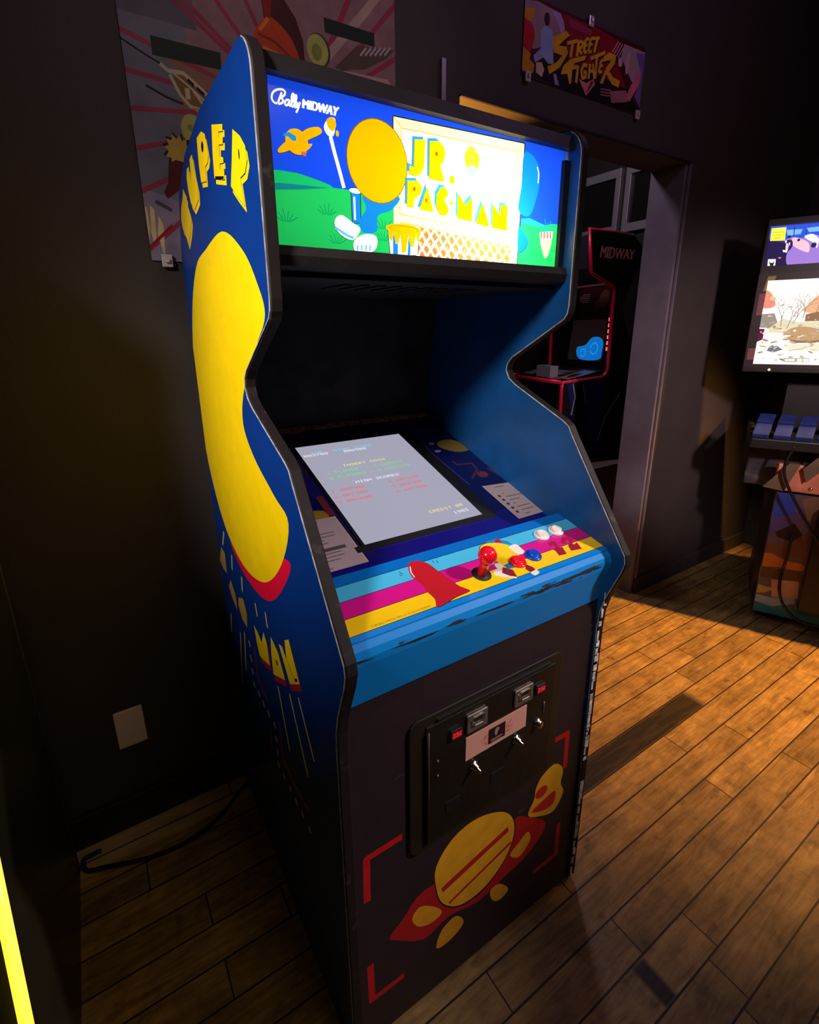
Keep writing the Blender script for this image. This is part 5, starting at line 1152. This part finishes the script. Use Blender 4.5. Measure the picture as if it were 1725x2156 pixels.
# marquee and screen
M_HE = art_mat('hunt_lit', 'emit', strength=1.6)
hm = [
 ('#1c1440', [[(-0.2026,1.735),(-0.1449,1.7179),(-0.1021,1.6638),(0.0274,1.6307),(0.0343,1.5922),(-0.212,1.6167)]]),
 ('#2848c0', [[(-0.2109,1.7862),(0,1.7818),(0.0122,1.7143),(-0.1468,1.7296),(-0.2039,1.7429)]]),
 ('#6aa0e8', [[(-0.1464,1.7679),(-0.093,1.766),(-0.0964,1.7475),(-0.1391,1.7442)], [(-0.0804,1.7684),(-0.0293,1.7704),(-0.026,1.7515),(-0.0711,1.7525)]]),
 ('#1a2050', strokes([(-0.1212,1.7766),(-0.118,1.7383)], .003) + strokes([(-0.0814,1.7648),(-0.0767,1.738)], .002)),
 # bear head
 ('#8a6ab8', [smooth2([(-0.1462,1.7257),(-0.1214,1.7386),(-0.0871,1.7315),(-0.0559,1.7397),(-0.0213,1.725),(0.0099,1.6396),(-0.035,1.6201),(-0.116,1.6259),(-0.1308,1.674),(-0.1183,1.7)], 4)]),
 ('#d8a8b8', [smooth2([(-0.1208,1.7348),(-0.0931,1.7283),(-0.0638,1.7103),(-0.0577,1.6755),(-0.0858,1.6856),(-0.1162,1.7075)], 4)]),
 ('#e8e0f0', [smooth2([(-0.0817,1.7385),(-0.0566,1.7435),(-0.0336,1.7225),(-0.034,1.6887),(-0.0473,1.7088),(-0.0731,1.7263)], 4)]),
 ('#241848', [ell(*[(-0.1335,1.7406)][0], .006, .006), smooth2([(-0.1427,1.7254),(-0.1229,1.7273),(-0.1162,1.7075),(-0.1231,1.6888),(-0.1347,1.6976)], 3), ell(*[(-0.0992,1.725)][0], .005, .005), ell(*[(-0.0459,1.7011)][0], .009, .010)]),
 ('#e0b0c8', [smooth2([(-0.1391,1.7135),(-0.1305,1.7127),(-0.13,1.6894),(-0.1369,1.69)], 3)]),
 ('#f8f8ff', [[(-0.1454,1.7249),(-0.1389,1.7269),(-0.1391,1.7135)], [(-0.1267,1.72),(-0.1258,1.7045),(-0.1305,1.7165)], [(-0.1472,1.6909),(-0.13,1.6894),(-0.1318,1.6799),(-0.1442,1.6829)]]),
 ('#d07070', [ell(*[(-0.1525,1.6609)][0], .005, .003), ell(*[(-0.0573,1.6352)][0], .003, .002)]),
 ('#e8e040', [[(-0.1987,1.7791),(-0.1489,1.7788),(-0.1458,1.7276),(-0.1967,1.7305)]]),
 ('#e0e0c8', [[(-0.1921,1.6585),(-0.165,1.6572),(-0.1629,1.6293),(-0.1902,1.6312)]]),
 ('#1a1838', [smooth2([(-0.1895,1.6531),(-0.1829,1.6447),(-0.1723,1.6439),(-0.1683,1.6515),(-0.1699,1.6357),(-0.1719,1.6307),(-0.179,1.6312),(-0.1826,1.6367)], 3)]),
 ('#c0b0d0', strokes([(-0.1994,1.6267),(-0.1586,1.6238)], .0025)),
]
for s_, q_ in (('ANIMATED', ((600, 235), (718, 228), (720, 212), (602, 218))), ('VIOLENCE', ((597, 262), (712, 256), (714, 240), (599, 246))), ('MILD', ((617, 290), (676, 287), (678, 270), (619, 273)))):
    hm.append(('#5a5a10', text_in(s_, PH('hunt', 'K', *q_))))
HMB = [(-0.203, 1.632), (0.845, 1.632), (0.845, 1.788), (-0.203, 1.788)]
# the rest of the marquee runs out of the picture: forest colours
hm.insert(0, ('#30205a', [[(0.0, 1.632), (0.845, 1.632), (0.845, 1.70), (0.0, 1.70)]]))
hsheet('marquee', HMB, hm, M_HE, '#2a2a70', 0.018)
random.seed(31)
hs = [('#f4f0e8', [[(-0.1641,1.5612),(0.0399,1.5613),(0.0612,1.4435),(-0.0948,1.3737),(-0.1501,1.4081),(-0.1689,1.5248)]])]
HSQ = [(-0.1695,1.5615),(0.0729,1.5536),(0.1335,1.2236),(-0.1705,1.2249)]
hs.append(('#f0a880', [smooth2([(-0.0274,1.4623),(0.0049,1.5048),(0.0505,1.5027),(0.0626,1.4356),(-0.0266,1.4381)], 3)]))
hs.append(('#f08878', [smooth2([(-0.1914,1.5094),(-0.1774,1.5334),(-0.1526,1.5118),(-0.1381,1.4661),(-0.1799,1.4591),(-0.1941,1.4805)], 3)]))
hs.append(('#e8c878', [ell(*[(-0.1506,1.4994)][0], .010, .008)]))
hs.append(('#90887c', [[(-0.1941,1.4344),(-0.1334,1.4369),(-0.1103,1.3823),(-0.1447,1.3743),(-0.1931,1.3813)]]))
hs.append(('#d8cfae', [[(-0.1447,1.3743),(-0.1017,1.4154),(-0.0434,1.3978),(0.0684,1.4037),(0.0786,1.3474),(-0.142,1.3573)]]))
hs.append(('#b89468', [smooth2([(-0.0899,1.3443),(-0.0668,1.3733),(-0.0201,1.381),(0.0422,1.368),(0.0742,1.3716),(0.0837,1.3191),(-0.0019,1.3149),(-0.0584,1.3232)], 3)]))
hs.append(('#8a6848', [[(-0.0661,1.3274),(-0.0027,1.319),(0.0495,1.3272),(0.0516,1.3149),(-0.0497,1.3127)]] + [[(-0.0252,1.43),(0.0598,1.4514),(0.0684,1.4037),(-0.0237,1.4015)]]))
hs.append(('#70707a', [[(-0.1317,1.2932),(-0.1043,1.3019),(-0.0801,1.285),(-0.1137,1.2718),(-0.1368,1.2802)]]))
hs.append(('#e8dcc0', [[(-0.0837,1.3062),(0.0852,1.3109),(0.0903,1.2824),(-0.0583,1.2809)]]))
hs.append(('#c8b890', strokes([(-0.0583,1.2809),(-0.0113,1.2898),(0.0409,1.2819)], .004)))
hs.append(('#5a1838', [[(-0.1939,1.3749),(-0.1588,1.3724),(-0.159,1.3275),(-0.1931,1.3102)]]))
br = []
def branch(p, a, L, wd, depth):
    q = (p[0]+L*math.cos(a), p[1]+L*math.sin(a)); br.extend(strokes([p, q], wd, False))
    if depth > 0:
        for s in (-1, 1):
            branch(lerp2(p, q, random.uniform(.6, 1)), a + s*random.uniform(.15, .45), L*random.uniform(.6, .85), wd*.65, depth-1)
for (q, a, L) in (((680, 1160), 1.62, .05), ((730, 1180), 1.35, .055), ((800, 1120), 1.2, .05), ((900, 1080), 1.5, .05)):
    branch(PH('hunt', 'K', q)[0] if False else q, a, L, .0022, 5) if False else None
for i_, bp_ in enumerate([(-0.1032,1.3822),(-0.0808,1.3735),(-0.0634,1.394),(-0.0326,1.4139),(0.0045,1.4131)]):
    branch(bp_, (1.65, 1.35, 1.2, 1.5, 1.4)[i_], .045, .0024, 5)
for _ in range(90):
    px_, pz_ = random.uniform(-.16, .10), random.uniform(1.24, 1.40)
    hs.append((random.choice(['#c8a888', '#a08468', '#b8b0a8', '#e8d8c0', '#98785c', '#c89c7c', '#f0e4d4']), [ell(px_, pz_, random.uniform(.003, .016), random.uniform(.0015, .005), random.uniform(-.4, .4), 9)]))
for _ in range(40):
    px_, pz_ = random.uniform(-.17, .10), random.uniform(1.38, 1.52)
    hs.append((random.choice(['#e8b8a0', '#d8a088', '#f0d0b8', '#c8a090']), [ell(px_, pz_, random.uniform(.002, .008), random.uniform(.001, .004), random.uniform(-.6, .6), 8)]))
hs.append(('#7c7066', br))
sq = [(-0.0724,1.2487),(0.0177,1.2503),(0.0204,1.2347),(-0.0697,1.2328)]
hs.append(('#a8a090', [sq]))
hs.append(('#f0f0e8', [[(-0.0664,1.2445),(-0.0315,1.2464),(-0.0301,1.2379),(-0.0651,1.2372)], [(-0.0239,1.2466),(-0.0056,1.2469),(-0.0037,1.2359),(-0.022,1.2355)], [(-0.0022,1.247),(0.0165,1.2473),(0.0184,1.2364),(-0.0003,1.236)]]))
hs.append(('#ffc8c8', [ell(*[(-0.1879,1.3599)][0], .003, .003, n=8), ell(*[(-0.1696,1.3597)][0], .003, .003, n=8)]))
hsheet('screen', [(-0.178, 1.222), (0.82, 1.222), (0.82, 1.572), (-0.178, 1.572)], hs, art_mat('hunt_screen', 'emit', strength=1.25), '#fffcf4', 0.018)
hsheet('screen_border', [(-0.213, 1.205), (0.845, 1.205), (0.845, 1.600), (-0.213, 1.600)], [('#7a4a50', [[(-0.2, 1.43), (-0.175, 1.43), (-0.175, 1.52), (-0.2, 1.52)], [(-0.205, 1.24), (-0.178, 1.24), (-0.178, 1.29), (-0.205, 1.29)]]), ('#8a7a40', [[(-0.19, 1.53), (-0.17, 1.53), (-0.15, 1.59), (-0.18, 1.59)]])], art_mat('border_print', 'paint', 0.4), '#2c2024', 0.0195)
HG(lathe('sensor', [(0.0, 0.0), (0.006, 0.0), (0.005, 0.006), (0.0, 0.007)], HO + HU*(-0.115) - HN*0.018 + Vector((0, 0, 1.198)), HN, pmat('white_sensor', (0.8, 0.7, 0.6, 1), 0.3, emit='#ffe8d0', estr=0.6), seg=10))
# gun cables
def hcable(pts, lab):
    q = [HO + HU*a + HN*c + Vector((0, 0, b)) for a, b, c in pts]
    o = tube('gun_cable', spline(q, 10), 0.0065, pmat('cable_rubber', (0.012, 0.010, 0.010, 1), 0.35), seg=8); HG(o); o['label'] = lab; return o
a_ = [(0.0207,0.8805),(0.0027,0.8051),(0.0086,0.7462),(0.0389,0.6803),(0.0822,0.6063),(0.1345,0.5238),(0.1898,0.4475)]
hcable([(x, z, 0.075) for x, z in a_], 'upper cable hanging across the front')
a_ = [(0.087,0.4511),(0.0854,0.3542),(0.08,0.265),(0.0808,0.1981),(0.1069,0.1262),(0.1565,0.0728),(0.2081,0.0522),(0.2733,0.0594)]
hcable([(x, max(z, 0.012), 0.030 if i < 3 else 0.06) for i, (x, z) in enumerate(a_)], 'lower cable looping to the floor')
